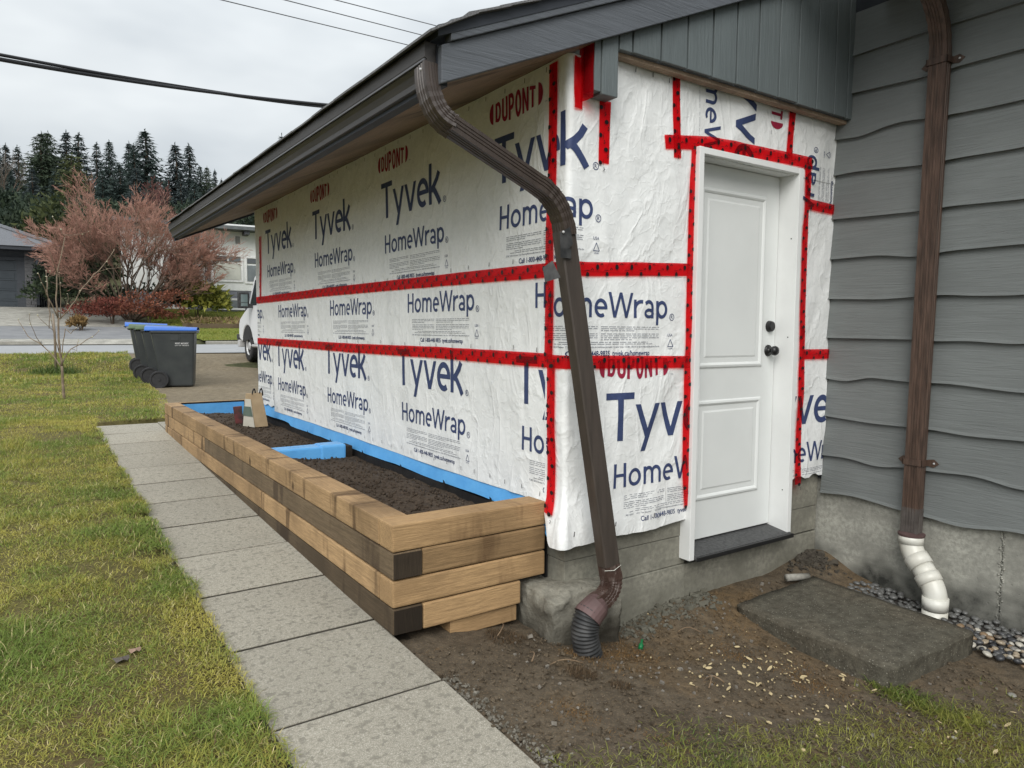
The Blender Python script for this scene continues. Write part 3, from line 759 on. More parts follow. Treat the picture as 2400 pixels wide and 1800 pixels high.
        for c0, c1 in ((0.115, 0.40), (0.42, 0.80)):
            for k in range(3): line(x + c0, x + (c1 if k < 2 else c0 + (c1 - c0) * 0.55), zb - 0.044 - 0.009 * k, 0.0026)
            for k in range(4): line(x + c0, x + (c1 if k < 3 else c0 + (c1 - c0) * 0.5), zb - 0.077 - 0.009 * k, 0.0026)
        line(x + 0.19, x + 0.72, zb - 0.116, 0.0026); line(x + 0.15, x + 0.76, zb - 0.1245, 0.0026)
        s.text('fine', 'CCMC 12810-R Breather Type Sheathing Membrane/Membrane de revetement permeable a la vapeur d\'eau - CCMC 12857-R Air Barrier Material/Membrane Par-Air', x + 0.115, zb - 0.140, 0.69, 0.0075, rot, org, step=0.2, weight=0.012)
        s.k += 1; s.text(('navy', s.k), 'Call 1-800-448-9835  tyvek.ca/homewrap', x + 0.225, zb - 0.178, 0.51, 0.0235, rot, org, step=0.1, weight=0.016)
        s.text('navy', 'USA', x + 0.86, zb - 0.088, 0.036, 0.0135, rot, org, step=0)
        tx, ty = x + 0.862, zb - 0.138
        for a, c in (((0, 0), (0.036, 0)), ((0.036, 0), (0.018, 0.036)), ((0.018, 0.036), (0, 0))):
            d = Vector((c[0] - a[0], c[1] - a[1])); n_ = Vector((-d.y, d.x)).normalized() * 0.0016
            s.poly('navy', [(tx + a[0] - n_.x, ty + a[1] - n_.y), (tx + c[0] - n_.x, ty + c[1] - n_.y), (tx + c[0] + n_.x, ty + c[1] + n_.y), (tx + a[0] + n_.x, ty + a[1] + n_.y)], rot, org)
        s.text('navy', 'HDPE', tx + 0.004, ty - 0.014, 0.028, 0.007, rot, org, step=0)
    def lay(s, parent, off):
        for key, mb in s.bins.items():
            mat = key[0] if isinstance(key, tuple) else key
            nm = ({'navy': 'printed_word', 'red': 'printed_logo'} if isinstance(key, tuple) else {}).get(mat, 'fine_print')
            mb.v = [WP(p[0], p[1], off + p[2]) for p in mb.v]
            o = put(nm, mb.mesh(nm), {'navy': M['navy'], 'red': M['redp'], 'fine': M['fine']}[mat], parent); o['kind'] = 'stuff'
p = Print((-5.09, 1.775), (-0.102, 2.698))
for i, s0 in enumerate((-4.725, -3.335, -1.962, -0.580)): p.block(s0, 2.228, seed=i)
p.lay(SH['lu'], 0.0058)
p = Print((-5.09, 1.365), (-0.102, 1.775))
for i, s0 in enumerate((-5.76, -4.380, -3.006, -1.630, -0.272)): p.block(s0, 1.833, logo=False, big=False, seed=10 + i)
p.lay(SH['lm'], 0.0038)
p = Print((-4.54, 0.70), (-0.102, 1.395))
for i, s0 in enumerate((-4.440, -3.085, -1.723, -0.377)): p.block(s0, 1.145, logo=False, seed=20 + i)
p.lay(SH['ll'], 0.0018)
p = Print((-5.09, 0.75), (-4.55, 1.395))
p.block(-5.44, 1.18, logo=False, seed=30)
p.lay(SH['lf'], 0.0048)
p = Print((-0.074, 1.775), (0.76, 2.70)); p.block(-0.725, 2.228, seed=40); p.lay(SH['gu'], 0.0078)
p = Print((-0.112, 1.37), (0.815, 1.775)); p.block(-0.228, 1.790, logo=False, big=False, seed=50); p.lay(SH['gm'], 0.0058)
p = Print((-0.135, 0.56), (0.862, 1.375)); p.block(0.237, 0.977, seed=60); p.lay(SH['gl'], 0.0038)
# sideways print above the door: reads downwards; and upwards at the right
p = Print((0.672, 2.385), (1.55, 2.745)); p.block(-0.26, 0, rot=-90, org=(1.093, 2.753), seed=70); p.lay(SH['gt'], 0.0048)
p = Print((1.61, 2.225), (2.028, 2.745)); p.block(-0.888, 0.228, rot=90, org=(1.82, 2.549), seed=80); p.lay(SH['gt'], 0.0052)
p = Print((1.70, 1.372), (2.02, 2.23)); p.text('navy', 'r', 1.75, 2.236, 0.05, 0.1); p.poly('red', [(1.742, 1.455), (1.742, 1.535)] + [(1.742 + 0.036 * math.sin(a), 1.495 + 0.04 * math.cos(a)) for a in (R(30), R(60), R(90), R(120), R(150))]); p.lay(SH['rm'], 0.0028)
p = Print((1.70, 0.645), (2.018, 1.38)); p.block(1.375, 0.955, logo=False, seed=90); p.lay(SH['rl'], 0.0018)

# --- red seam tape
def tape(s_z, w, off, name='seam_tape', label=None, seed=0, vert=False):
    """centre line as (s, z) points; w = width"""
    pts = [Vector((a, c)) for a, c in s_z]; out = []
    for i in range(len(pts) - 1):
        n = max(1, int((pts[i+1] - pts[i]).length / 0.03)); out += [pts[i].lerp(pts[i+1], k / n) for k in range(n)]
    out.append(pts[-1]); rows = []
    for i, q in enumerate(out):
        d = (out[min(i+1, len(out)-1)] - out[max(i-1, 0)]).normalized(); nn = Vector((-d.y, d.x))
        ww = w * (1 + 0.05 * noise.noise((i * 0.15, seed, 0))); rows.append([q + nn * ww * t for t in (-0.5, -0.2, 0.15, 0.5)])
    b = MB(); b.grid(lambda j, i: WP(rows[i][j].x, rows[i][j].y, off + (0.0012 if j in (1, 2) else 0.0)), [0, 1, 2, 3], list(range(len(rows))))
    o = put(name, b.mesh(name), M['tape'], ga, True, label)
    pm = MB(); L = 0.0; nxt = 0.02; k = seed
    for i in range(1, len(out)):
        L += (out[i] - out[i-1]).length
        if L >= nxt:
            nxt += 0.0575; k += 1
            d = (out[i] - out[i-1]).normalized(); nn = Vector((-d.y, d.x)); c = out[i] + nn * w * (0.14 if k % 2 else -0.40)
            def el(c, rx, ry, n=12, m0=-0.5 * w, m1=0.5 * w):
                vs = []
                for q in range(n):
                    e = c + d * rx * math.cos(2*math.pi*q/n) + nn * ry * math.sin(2*math.pi*q/n)
                    h = (e - out[i]).dot(nn); e = e + nn * (min(max(h, m0), m1) - h); vs.append(WP(e.x, e.y, off + 0.0024))
                pm.add(vs, [tuple(range(n))])
            el(c, 0.0095, 0.0125)
            e = c + d * 0.028 + nn * (0.012 if k % 2 else 0.024)
            for q in range(3): el(e + d * 0.006 * (q - 1) + nn * (0.004 if q == 1 else 0), 0.0026, 0.0042, 5)
            e = c + nn * 0.019
            if abs((e - out[i]).dot(nn)) < w * 0.47: el(e, 0.019, 0.0014, 4)
    if pm.v:
        po = put('tape_print', pm.mesh('tape_print'), M['blackp'], o); po['kind'] = 'stuff'
    return o
TO = 0.0095
tape([(-5.08, 1.79), (-4.4, 1.79), (-3, 1.793), (-1.7, 1.787), (-0.8, 1.781), (-0.12, 1.775)], 0.066, TO, label='upper horizontal tape on the long wall', seed=1)
tape([(-5.08, 1.372), (-4, 1.369), (-2.5, 1.362), (-1.2, 1.368), (-0.12, 1.362)], 0.066, TO, label='lower horizontal tape on the long wall', seed=2)
tape([(-0.092, 2.685), (-0.097, 2.2), (-0.105, 1.9), (-0.110, 1.36)], 0.062, TO + 0.002, label='vertical tape by the corner', seed=3)
tape([(-0.088, 1.37), (-0.078, 1.0), (-0.082, 0.66)], 0.060, TO + 0.002, label='lower vertical tape by the corner', seed=4)
tape([(-4.90, 2.42), (-4.915, 2.1), (-4.93, 1.80)], 0.05, TO + 0.001, label='short vertical tape at the far corner', seed=5)
tape([(-0.11, 1.776), (0.10, 1.777), (0.40, 1.793), (0.80, 1.811)], 0.063, TO + 0.001, label='upper tape between corner and door', seed=6)
tape([(-0.12, 1.360), (0.15, 1.357), (0.45, 1.352), (0.80, 1.345)], 0.060, TO + 0.001, label='lower tape between corner and door', seed=7)
tape([(0.795, 2.42), (0.788, 2.1), (0.786, 1.6), (0.782, 1.2), (0.780, 0.80), (0.805, 0.60)], 0.064, TO + 0.003, label='vertical tape along the door jamb', seed=8)
tape([(0.643, 2.742), (0.652, 2.5), (0.662, 2.345)], 0.052, TO, label='short vertical tape above the door', seed=9)
tape([(0.572, 2.408), (0.90, 2.452), (1.3, 2.462), (1.77, 2.468)], 0.066, TO + 0.002, label='tape over the door head', seed=10)
tape([(1.575, 2.75), (1.562, 2.6), (1.558, 2.47)], 0.055, TO, label='vertical tape above the door corner', seed=11)
tape([(1.735, 2.47), (1.738, 2.1), (1.742, 1.5), (1.748, 0.60)], 0.052, TO + 0.002, label='vertical tape right of the door', seed=12)
tape([(1.755, 2.238), (2.026, 2.23)], 0.058, TO + 0.001, label='short tape at the house wall', seed=13)
tape([(1.755, 1.371), (2.022, 1.370)], 0.058, TO + 0.001, label='low short tape at the house wall', seed=14)
tape([(0.188, 2.528), (0.189, 2.256)], 0.064, TO, label='short tape strip under the corner trim', seed=15)
# tape turned over the trim's side
b = MB(); b.grid(lambda y, z: (0.056 + 0.004 * noise.noise((y * 30, z * 14, 0)) - 0.03 * (y + 0.005) * 0, y, z), [-0.095 + 0.012 * i for i in range(9)], [2.50 + 0.03 * i for i in range(9)])
b.grid(lambda s, z: WP(s, z, 0.012 + 0.009 * noise.noise((s * 40, z * 16, 3))), [0.012, 0.02, 0.03, 0.04, 0.05, 0.06], [2.47 + 0.02 * i for i in range(12)])
put('corner_tape', b.mesh('corner_tape'), M['tape'], ga, True, 'creased tape folded over the corner trim')
# staples
b = MB()
for s0, s1, z, st in ((-5.0, -0.14, 2.672, 0.175), (-4.4, -0.16, 0.735, 0.155), (-5.0, -0.2, 1.832, 0.21), (-5.0, -0.2, 1.412, 0.20), (0.05, 0.8, 0.585, 0.26), (0.25, 0.6, 2.70, 0.14)):
    for s in arange(s0, s1, st):
        s += random.uniform(-0.01, 0.01); zz = z + random.uniform(-0.006, 0.006)
        b.add([WP(s - 0.0022, zz - 0.011, 0.009), WP(s + 0.0022, zz - 0.011, 0.009), WP(s + 0.004, zz + 0.011, 0.009), WP(s, zz + 0.011, 0.009)], [(0, 1, 2, 3)])
put('staples_strip', b.mesh('staples_strip'), plain('staple_marks', (0.06, 0.05, 0.055)), ga, kind='stuff').name = 'staple_pattern'

# blue flashing under the wrap
b = MB()
def blue_lo(s): return 0.612 + 0.012 * noise.noise((s * 2.0, 0, 0)) + (0.02 if s < -4.0 else 0)
ss = arange(-5.6, -0.10, 0.05)
def bluep(s, t):
    zb, zt = blue_lo(s), 0.74
    if s > -0.2: zb -= 0.11 * sm((s + 0.2) / 0.15)
    z = zb + (zt - zb) * t
    return (0.012 - 0.026 * (1 - t) + 0.006 * (1 - t) * noise.noise((s * 6, z * 12, 5)) if s > -5.1 else -0.006 + (s + 5.1) * 0.02, -s, z)
b.grid(bluep, ss, [0, 0.25, 0.5, 0.75, 1.0])
put('blue_flashing', b.mesh('blue_flashing'), M['blue'], ga, True)
b = MB()
for s in (-4.0, -3.45, -2.9, -2.25, -1.62, -1.05, -0.55):
    x = -0.03; b.add([(x, -s, 0.605), (x, -s + 0.035, 0.607), (x - 0.004, -s + 0.03, 0.637), (x - 0.006, -s + 0.008, 0.632)], [(0, 1, 2, 3)])
put('black_patch', b.mesh('black_patch'), M['black'], ga, kind='stuff')

# --- door, frame, sill
b = MB()
FY0, FY1 = -0.040, 0.115
b.box(0.800, 0.836, FY0, FY1, 0.312, 2.4185); b.box(1.628, 1.664, FY0, FY1, 0.330, 2.4185); b.box(0.8365, 1.6275, FY0 + 0.001, FY1, 2.386, 2.418)
b.box(0.8365, 0.848, 0.10, 0.14, 0.362, 2.385); b.box(1.616, 1.6275, 0.10, 0.14, 0.362, 2.385)
part('door_frame', b, M['jamb'], ga, bevel=0.0025)
door = MB(); DY = 0.085
b = door; b.box(0.840, 1.624, DY, DY + 0.04, 0.366, 2.383)
dr = part('door', b, M['white'], ga, bevel=0.002)
def panel(x0, x1, z0, z1):
    """raised moulding ring round a shallow field"""
    rings = [(0.0, 0.0), (0.008, -0.007), (0.018, -0.009), (0.026, -0.004), (0.034, 0.004), (0.05, 0.004), (0.068, -0.003), (0.075, -0.003)]
    b = MB(); vs = []
    for d, y in rings: vs += [(x0 + d, DY - 0.001 + y, z0 + d), (x1 - d, DY - 0.001 + y, z0 + d), (x1 - d, DY - 0.001 + y, z1 - d), (x0 + d, DY - 0.001 + y, z1 - d)]
    fs = [(4*i+j, 4*i+(j+1) % 4, 4*i+4+(j+1) % 4, 4*i+4+j) for i in range(len(rings)-1) for j in range(4)]
    k = 4 * (len(rings) - 1); fs.append((k, k+1, k+2, k+3))
    b.add(vs, fs); return part('door_panel', b, M['white'], dr)
panel(0.955, 1.508, 1.300, 2.262); panel(0.955, 1.508, 0.578, 1.128)
b = MB(); b.lathe((1.568, DY, 1.532), (0, -1, 0), [(0, 0.033), (0.004, 0.033), (0.022, 0.029), (0.026, 0.022), (0.026, 0.0)], 24)
part('deadbolt', b, M['knob'], dr, smooth=False)
b = MB(); b.lathe((1.565, DY, 1.392), (0, -1, 0), [(0, 0.034), (0.006, 0.033), (0.011, 0.028), (0.013, 0.014), (0.026, 0.012), (0.03, 0.018), (0.037, 0.0265), (0.05, 0.028), (0.06, 0.0235), (0.066, 0.013), (0.067, 0.0)], 24)
part('door_knob', b, M['knob'], dr, smooth=True)
b = MB(); b.hexa([(0.838, -0.055, 0.312), (1.652, -0.055, 0.312), (1.652, 0.14, 0.312), (0.838, 0.14, 0.312), (0.838, -0.055, 0.334), (1.652, -0.055, 0.334), (1.652, 0.14, 0.364), (0.838, 0.14, 0.364)])
part('door_sill', b, M['sill'], ga, bevel=0.002)
b = MB(); b.box(0.834, 1.656, -0.068, -0.0555, 0.308, 0.331)
part('sill_nosing', b, M['knob'], ga, bevel=0.003)
b = MB(); b.box(0.842, 1.622, DY + 0.005, DY + 0.035, 0.3645, 0.376)
part('door_sweep', b, M['knob'], ga)
for z in (2.03, 1.47, 0.58):
    b = MB(); b.lathe((1.6275, -0.0, z), (-1, 0, 0), [(0, 0.004), (0.0012, 0.0035), (0.0012, 0)], 8); part('screw_hole', b, M['knob'], ga)

# --- gable boards, trim, barge boards
def zbarge(x): return 2.403 + 0.43 * (x + 0.70)
xs = [0.196, 0.281, 0.458, 0.634, 0.812, 0.988, 1.161, 1.330, 1.500, 1.671, 1.842, 1.968, 2.028]
for i in range(len(xs) - 1):
    x0, x1 = xs[i] + 0.006, xs[i + 1] - 0.006; b = MB()
    z0 = 2.735 + 0.004 * random.uniform(-1, 1)
    y0 = -0.098 + 0.001 * random.uniform(-1, 1)
    b.hexa([(x0, y0, z0), (x1, y0, z0), (x1, -0.066, z0), (x0, -0.066, z0), (x0, y0, zbarge(x0) + 0.15), (x1, y0, zbarge(x1) + 0.15), (x1, -0.066, zbarge(x1) + 0.15), (x0, -0.066, zbarge(x0) + 0.15)])
    part('gable_board', b, M['clad'], ga, bevel=0.003)
b = MB(); b.box(0.19, 2.029, -0.078, -0.064, 2.733, 3.5); part('gable_backing', b, M['barge'], ga)
b = MB(); b.box(0.19, 2.026, -0.066, 0.05, 2.755, 2.79); part('backing_strip', b, plain('raw_brown_strip', (0.16, 0.115, 0.085)), ga)
b = MB(); b.box(0.192, 2.02, -0.07, -0.03, 2.715, 2.7345); part('furring_strip', b, M['soffit'], ga, warp=0.004, sub=2)
for x0, x1, y0, z0 in ((0.062, 0.098, -0.094, 2.532), (0.101, 0.192, -0.100, 2.522)):
    b = MB(); b.box(x0, x1, y0, -0.02, z0, zbarge(x1) + 0.1); part('corner_trim', b, M['clad'], ga, bevel=0.003)
def slope(x0, x1, a, c, y0, y1):
    b = MB(); b.hexa([(x0, y0, zbarge(x0) + a), (x1, y0, zbarge(x1) + a), (x1, y1, zbarge(x1) + a), (x0, y1, zbarge(x0) + a), (x0, y0, zbarge(x0) + c), (x1, y0, zbarge(x1) + c), (x1, y1, zbarge(x1) + c), (x0, y1, zbarge(x0) + c)])
    return b
part('barge_board', slope(-0.705, 2.0, 0.0, 0.136, -0.135, -0.103), M['barge'], ga, bevel=0.003)
part('barge_cap', slope(-0.675, 2.0, 0.138, 0.215, -0.152, -0.103), M['barge'], ga, bevel=0.004)
part('barge_board', slope(-0.705, 2.0, -0.02, 0.136, 5.50, 5.535), M['fasc'], ga, bevel=0.003)
# soffit and roof
part('soffit', slope(-0.66, 0.06, 0.0, 0.012, -0.10, 5.50), M['soffit'], ga)
b = MB(); b.box(-0.004, 0.03, 0.04, 5.08, 2.675, 2.72); part('soffit_shadow_strip', b, M['fasc'], ga)  # dark strip standing in for the shadow where wall meets soffit
b = MB(); b.box(-0.705, -0.662, -0.101, 5.498, 2.405, 2.55); part('fascia_board', b, M['fasc'], ga)
rf = part('roof', slope(-0.73, 2.6, 0.165, 0.205, -0.155, 5.55), M['fasc'], ga)
b = MB(); b.grid(lambda x, y: (x, y, zbarge(x) + 0.2055), [-0.72, 0.5, 1.5, 2.6], [-0.15, 2, 5.54])
part('roof_surface', b, M['shingle'], rf)
def shingle(x0, x1, y0, y1, lift, th=0.009):
    b = MB(); e = [(-0.004 if random.random() < 0.5 else 0.002) for _ in range(2)]
    b.hexa([(x0, y0, zbarge(x0) + 0.207 + lift), (x1, y0, zbarge(x1) + 0.2065), (x1, y1, zbarge(x1) + 0.2065), (x0, y1, zbarge(x0) + 0.207 + lift),
            (x0, y0, zbarge(x0) + 0.207 + lift + th), (x1, y0, zbarge(x1) + 0.2065 + th), (x1, y1, zbarge(x1) + 0.2065 + th), (x0, y1, zbarge(x0) + 0.207 + lift + th)])
    return part('shingle', b, M['shingle'], rf, warp=0.003, sub=1)
for c in range(8):
    x0 = -0.765 + 0.145 * c; nn_ = 18
    for k in range(nn_):
        y0 = -0.19 + 0.32 * k - (0.16 if c % 2 else 0); y1 = y0 + 0.316
        y0 = max(y0, -0.185 + 0.02 * random.random()); y1 = min(y1, 5.57)
        if y1 - y0 < 0.03 or (c > 2 and y0 > 1.2): continue
        shingle(x0 + random.uniform(-0.006, 0.006) - (0.012 if c == 0 else 0), x0 + 0.19, y0, y1, 0.004 + (0.0 if c else -0.03))
# gutter: one long folded metal trough with end caps
prof = [(-0.706, 2.552), (-0.748, 2.556), (-0.752, 2.548), (-0.750, 2.500), (-0.742, 2.492), (-0.744, 2.484), (-0.732, 2.470), (-0.722, 2.445), (-0.722, 2.424), (-0.706, 2.420)]
b = MB(); b.prism([(x, -0.09, z) for x, z in prof], (0, 5.63, 0))
part('gutter', b, M['gutter'], ga)
b = MB(); b.box(-0.7525, -0.745, -0.085, 5.535, 2.487, 2.4945); part('gutter_lip', b, plain('gutter_lip_metal', (0.12, 0.12, 0.13), rough=0.35), ga)
# ------------------------------------------------------------------ downspouts
def ribbed(w, d, front=3, side=2):
    """rectangular pipe section with shallow grooves; a across the width w, b across the depth d"""
    def run(p, q, n, out):
        r = [p]
        for i in range(n):
            for t, k in ((0.0, 0), (0.25, 1), (0.5, 1), (0.75, 0)):
                f = 0.18 + 0.64 * (i + 0.2 + t * 0.6) / n
                r.append((p[0] + (q[0] - p[0]) * f - out[0] * 0.003 * k, p[1] + (q[1] - p[1]) * f - out[1] * 0.003 * k))
        return r
    a, c = w / 2, d / 2
    return run((-a, -c), (a, -c), front, (0, -1)) + run((a, -c), (a, c), side, (1, 0)) + run((a, c), (-a, c), front, (0, 1)) + run((-a, c), (-a, -c), side, (-1, 0))
def arc(p, a, b, n=9):
    """quadratic curve p -> b bending at a"""
    p, a, b = Vector(p), Vector(a), Vector(b)
    return [(p.lerp(a, t)).lerp(a.lerp(b, t), t) for t in [i / n for i in range(n + 1)]]
ds = thing('downspout', 'brown bent downspout slanting past the wrapped corner into a black flexible pipe', 'downspout', (-0.02, -0.2, 0.1))
PF = ribbed(0.060, 0.082, 3, 3)
b = MB(); b.sweep(PF, arc((-0.728, -0.06, 2.475), (-0.740, -0.085, 2.30), (-0.640, -0.10, 2.262), 14), (1, 0, 0), [1.0 - 0.05 * (i % 2) * (4 < i) for i in range(15)])
part('top_elbow', b, M['brown'], ds)
b = MB(); b.sweep(PF, [(-0.655, -0.10, 2.268), (-0.215, -0.10, 2.085)], (0.38, 0, 0.92))
part('offset_pipe', b, M['brown'], ds)
b = MB(); b.sweep([(x * 1.03, y * 1.03) for x, y in PF], arc((-0.245, -0.10, 2.098), (-0.118, -0.105, 2.045), (-0.100, -0.107, 1.90), 14), (0.38, 0, 0.92), [1.0 - 0.05 * (i % 2) * (2 < i < 12) for i in range(15)])
part('middle_elbow', b, M['brown'], ds)
def rect(w, d, r=0.006): return [(-w/2+r, -d/2), (w/2-r, -d/2), (w/2, -d/2+r), (w/2, d/2-r), (w/2-r, d/2), (-w/2+r, d/2), (-w/2, d/2-r), (-w/2, -d/2+r)]
b = MB(); b.sweep(rect(0.086, 0.062), [(-0.106, -0.107, 1.915), (0.088, -0.208, 0.475)], (1, 0, 0))
part('long_pipe', b, plain('long_brown_pipe', (0.062, 0.049, 0.041), (0.045, 0.036, 0.03), 0.42, 7, 0.0006, 50, (6, 6, 0.4), 0.45), ds)
b = MB(); b.sweep([(x * 0.96, y * 0.96) for x, y in ribbed(0.082, 0.060, 3, 3)], [(0.084, -0.206, 0.50), (0.096, -0.213, 0.42)], (1, 0, 0))
part('lower_collar', b, M['brownd'], ds)
pa = arc((0.094, -0.212, 0.435), (0.118, -0.222, 0.345), (-0.008, -0.226, 0.318), 24)
b = MB(); b.sweep(ribbed(0.060, 0.080, 3, 3), pa, (0, 1, 0), [1.0 - 0.09 * (i % 2) * (3 < i < 20) for i in range(25)])
part('lower_elbow', b, M['brownd'], ds)
b = MB(); b.tube([(0.026, -0.226, 0.322), (0.006, -0.226, 0.312), (-0.040, -0.226, 0.280), (-0.048, -0.226, 0.272)], [0.046, 0.058, 0.064, 0.064], 20)
part('pipe_adapter', b, M['mauve'], ds, smooth=False)
path_f = arc((-0.030, -0.226, 0.292), (-0.098, -0.228, 0.225), (-0.012, -0.225, 0.055), 66)
b = MB(); b.tube(path_f, [0.056 + (0.0045 if (i % 4) < 2 else -0.0025) + 0.002 * noise.noise((i * 0.3, 0, 0)) for i in range(67)], 22)
part('flexible_pipe', b, M['flex'], ds, smooth=True)
st = MB(); st.add([(-0.165, -0.155, 1.90), (-0.16, -0.155, 1.80), (-0.10, -0.162, 1.86), (-0.115, -0.16, 1.93)], [(0, 1, 2, 3)])
st.add([(-0.175, -0.12, 1.79), (-0.15, -0.145, 1.72), (-0.205, -0.11, 1.70), (-0.21, -0.10, 1.76)], [(0, 1, 2, 3)])
st.box(-0.155, -0.105, -0.158, -0.152, 1.80, 1.84)
part('torn_strap', st, M['flex'], ds)
for p in ((-0.760, -0.075, 2.455), (-0.145, -0.135, 2.075), (-0.15, -0.16, 1.905)):
    b = MB(); b.lathe(p, (-0.5, -0.8, 0), [(0, 0.006), (0.004, 0.005), (0.006, 0)], 8); part('screw', b, plain('screw_zinc', (0.5, 0.5, 0.5), rough=0.25, spec=0.8), ds)
b = MB(); b.tube([(0.04, -0.236, 0.462), (0.085, -0.246, 0.458), (0.135, -0.235, 0.470)], 0.0015, 5); part('wire_tie', b, M['pvc'], ds)

# ------------------------------------------------------------------ main house wall on the right
ho = thing('house', 'grey house wall of wavy lap boards on a stained concrete foundation', 'house', (2.3, -1.5, 0.0))
hz_pts = {2.86: [(0, 2.882), (-.556, 2.858), (-.66, 2.866), (-.96, 2.862)], 2.637: [(0, 2.638), (-.17, 2.622), (-.287, 2.645), (-.416, 2.652), (-.547, 2.635), (-.85, 2.624)], 2.402: [(0, 2.424), (-.141, 2.426), (-.542, 2.396), (-.662, 2.402), (-.985, 2.396)], 2.158: [(0, 2.17), (-.25, 2.162), (-.54, 2.154), (-.65, 2.16), (-1, 2.149)], 1.926: [(0, 1.934), (-.32, 1.936), (-.45, 1.917), (-.53, 1.911), (-.645, 1.928), (-1.01, 1.932)], 1.693: [(0, 1.70), (-.33, 1.688), (-.53, 1.696), (-.64, 1.702), (-.836, 1.689), (-1.02, 1.687)], 1.459: [(0, 1.466), (-.526, 1.463), (-.634, 1.455), (-.77, 1.461), (-1.035, 1.447)], 1.226: [(0, 1.223), (-.165, 1.208), (-.25, 1.242), (-.519, 1.229), (-.7, 1.234), (-1, 1.214)], 0.980: [(0, .992), (-.3, .978), (-.62, .983), (-.8, .97), (-1.06, .976)], 0.751: [(0, .75), (-.17, .757), (-.347, .732), (-.509, .757), (-.632, .754), (-.86, .766), (-1.07, .732)], 0.512: [(0, .515), (-.2, .534), (-.38, .52), (-.5, .508), (-.63, .505), (-.8, .488), (-1.083, .528)]}
hz = [2.86, 2.637, 2.402, 2.158, 1.926, 1.693, 1.459, 1.226, 0.980, 0.751, 0.512]
tops = [3.10] + hz
ysd = [-0.03 * i for i in range(170)]
for i, z0 in enumerate([3.09] + hz):
    z1 = ([3.33] + tops)[i] + 0.03 if i else 3.34
    sd = 10.0 + i * 3.7
    def wv(y, z0=z0, sd=sd):
        u = noise.noise((y * 1.7, sd, 0)); w2 = noise.noise((y * 4.2, sd, 5))
        if z0 not in hz_pts: return z0 + 0.03 * u
        p_ = hz_pts[z0][::-1]; sh = [float(np.interp(y + d_, [a for a, c in p_], [c for a, c in p_])) for d_ in (-0.06, -0.03, 0, 0.03, 0.06)]
        far = sm((-0.95 - y) / 0.3); v_ = sum(sh) / 5
        return (z0 + (v_ - z0) * 1.15) * (1 - far) + (z0 + 0.05 * u) * far
    b = MB()
    b.grid(lambda y, k: (2.010 + 0.024 * k + (0.0 if k else -0.004), y, wv(y) + (z1 - wv(y)) * k), ysd, [0, 0.06, 0.5, 1.0])
    b.grid(lambda y, k: (2.006 + 0.045 * k, y, wv(y) + 0.001 * k), ysd, [1, 0])
    part('siding_board', b, M['siding'], ho)
b = MB(); b.box(2.036, 2.2, -5.2, 0.3, 0.601, 3.6); part('wall_sheathing', b, M['fasc'], ho)
b = MB(); b.box(2.048, 2.3, -0.985, 0.2, -0.4, 0.60)
part('foundation', b, M['conc2'], ho, bevel=0.01)
b = MB(); b.box(2.046, 2.3, -5.2, -0.986, -0.4, 0.60)
part('foundation', b, M['conc2'], ho, bevel=0.01)
b = MB()
for i in range(60):
    z = 0.01 + 0.5 * i / 60; r = random.uniform(0.003, 0.009); c = Vector((2.047, -0.986 + random.uniform(-0.012, 0.012), z))
    b.add([c + Vector(d) * r for d in ((-1,0,0),(0,1,0),(0,-1,0),(0,0,1),(0,0,-1))], [(0,1,3),(0,3,2),(0,4,1),(0,2,4)])
part('joint_rubble', b, M['conc2'], ho, kind='stuff')
b = MB(); b.hexa([(1.36, -5.2, 3.42), (2.1, -5.2, 3.42), (2.1, -0.25, 3.42), (1.36, -0.25, 3.42), (1.36, -5.2, 3.47), (2.1, -5.2, 3.75), (2.1, -0.25, 3.75), (1.36, -0.25, 3.47)])
part('eave', b, M['barge'], ho)
b = MB(); b.box(1.26, 1.355, -5.2, -0.25, 3.40, 3.52); part('eave_gutter', b, M['gutter'], ho, bevel=0.01)

dh = thing('downspout', 'straight brown downspout on the grey house wall above a white elbow pipe', 'downspout', (1.975, -0.58, 0.4))
PH = ribbed(0.055, 0.088, 2, 4)
def wy(z): return -0.568 - 0.028 * (z - 0.43) / 2.5
b = MB(); b.sweep(PH, [(1.978, wy(0.52), 0.52), (1.978, wy(1.6), 1.6), (1.978, wy(2.93), 2.93)], (1, 0, 0))
part('wall_pipe', b, M['brownw'], dh)
b = MB(); b.sweep(PH, arc((1.978, wy(2.9), 2.90), (1.985, wy(3.1), 3.13), (1.80, -0.60, 3.24), 14) + [(1.42, -0.60, 3.40)], (1, 0, 0.3), [1.0 - 0.05 * (i % 2) * (2 < i < 14) for i in range(16)])
part('top_elbow', b, M['brownw'], dh)
b = MB(); b.sweep([(x * 1.04, y * 1.04) for x, y in PH], [(1.978, wy(0.55), 0.548), (1.978, wy(0.41), 0.405)], (1, 0, 0))
part('lower_sleeve', b, plain('grey_brown_sleeve', (0.065, 0.055, 0.05), (0.10, 0.088, 0.08), 0.5, 20), dh)
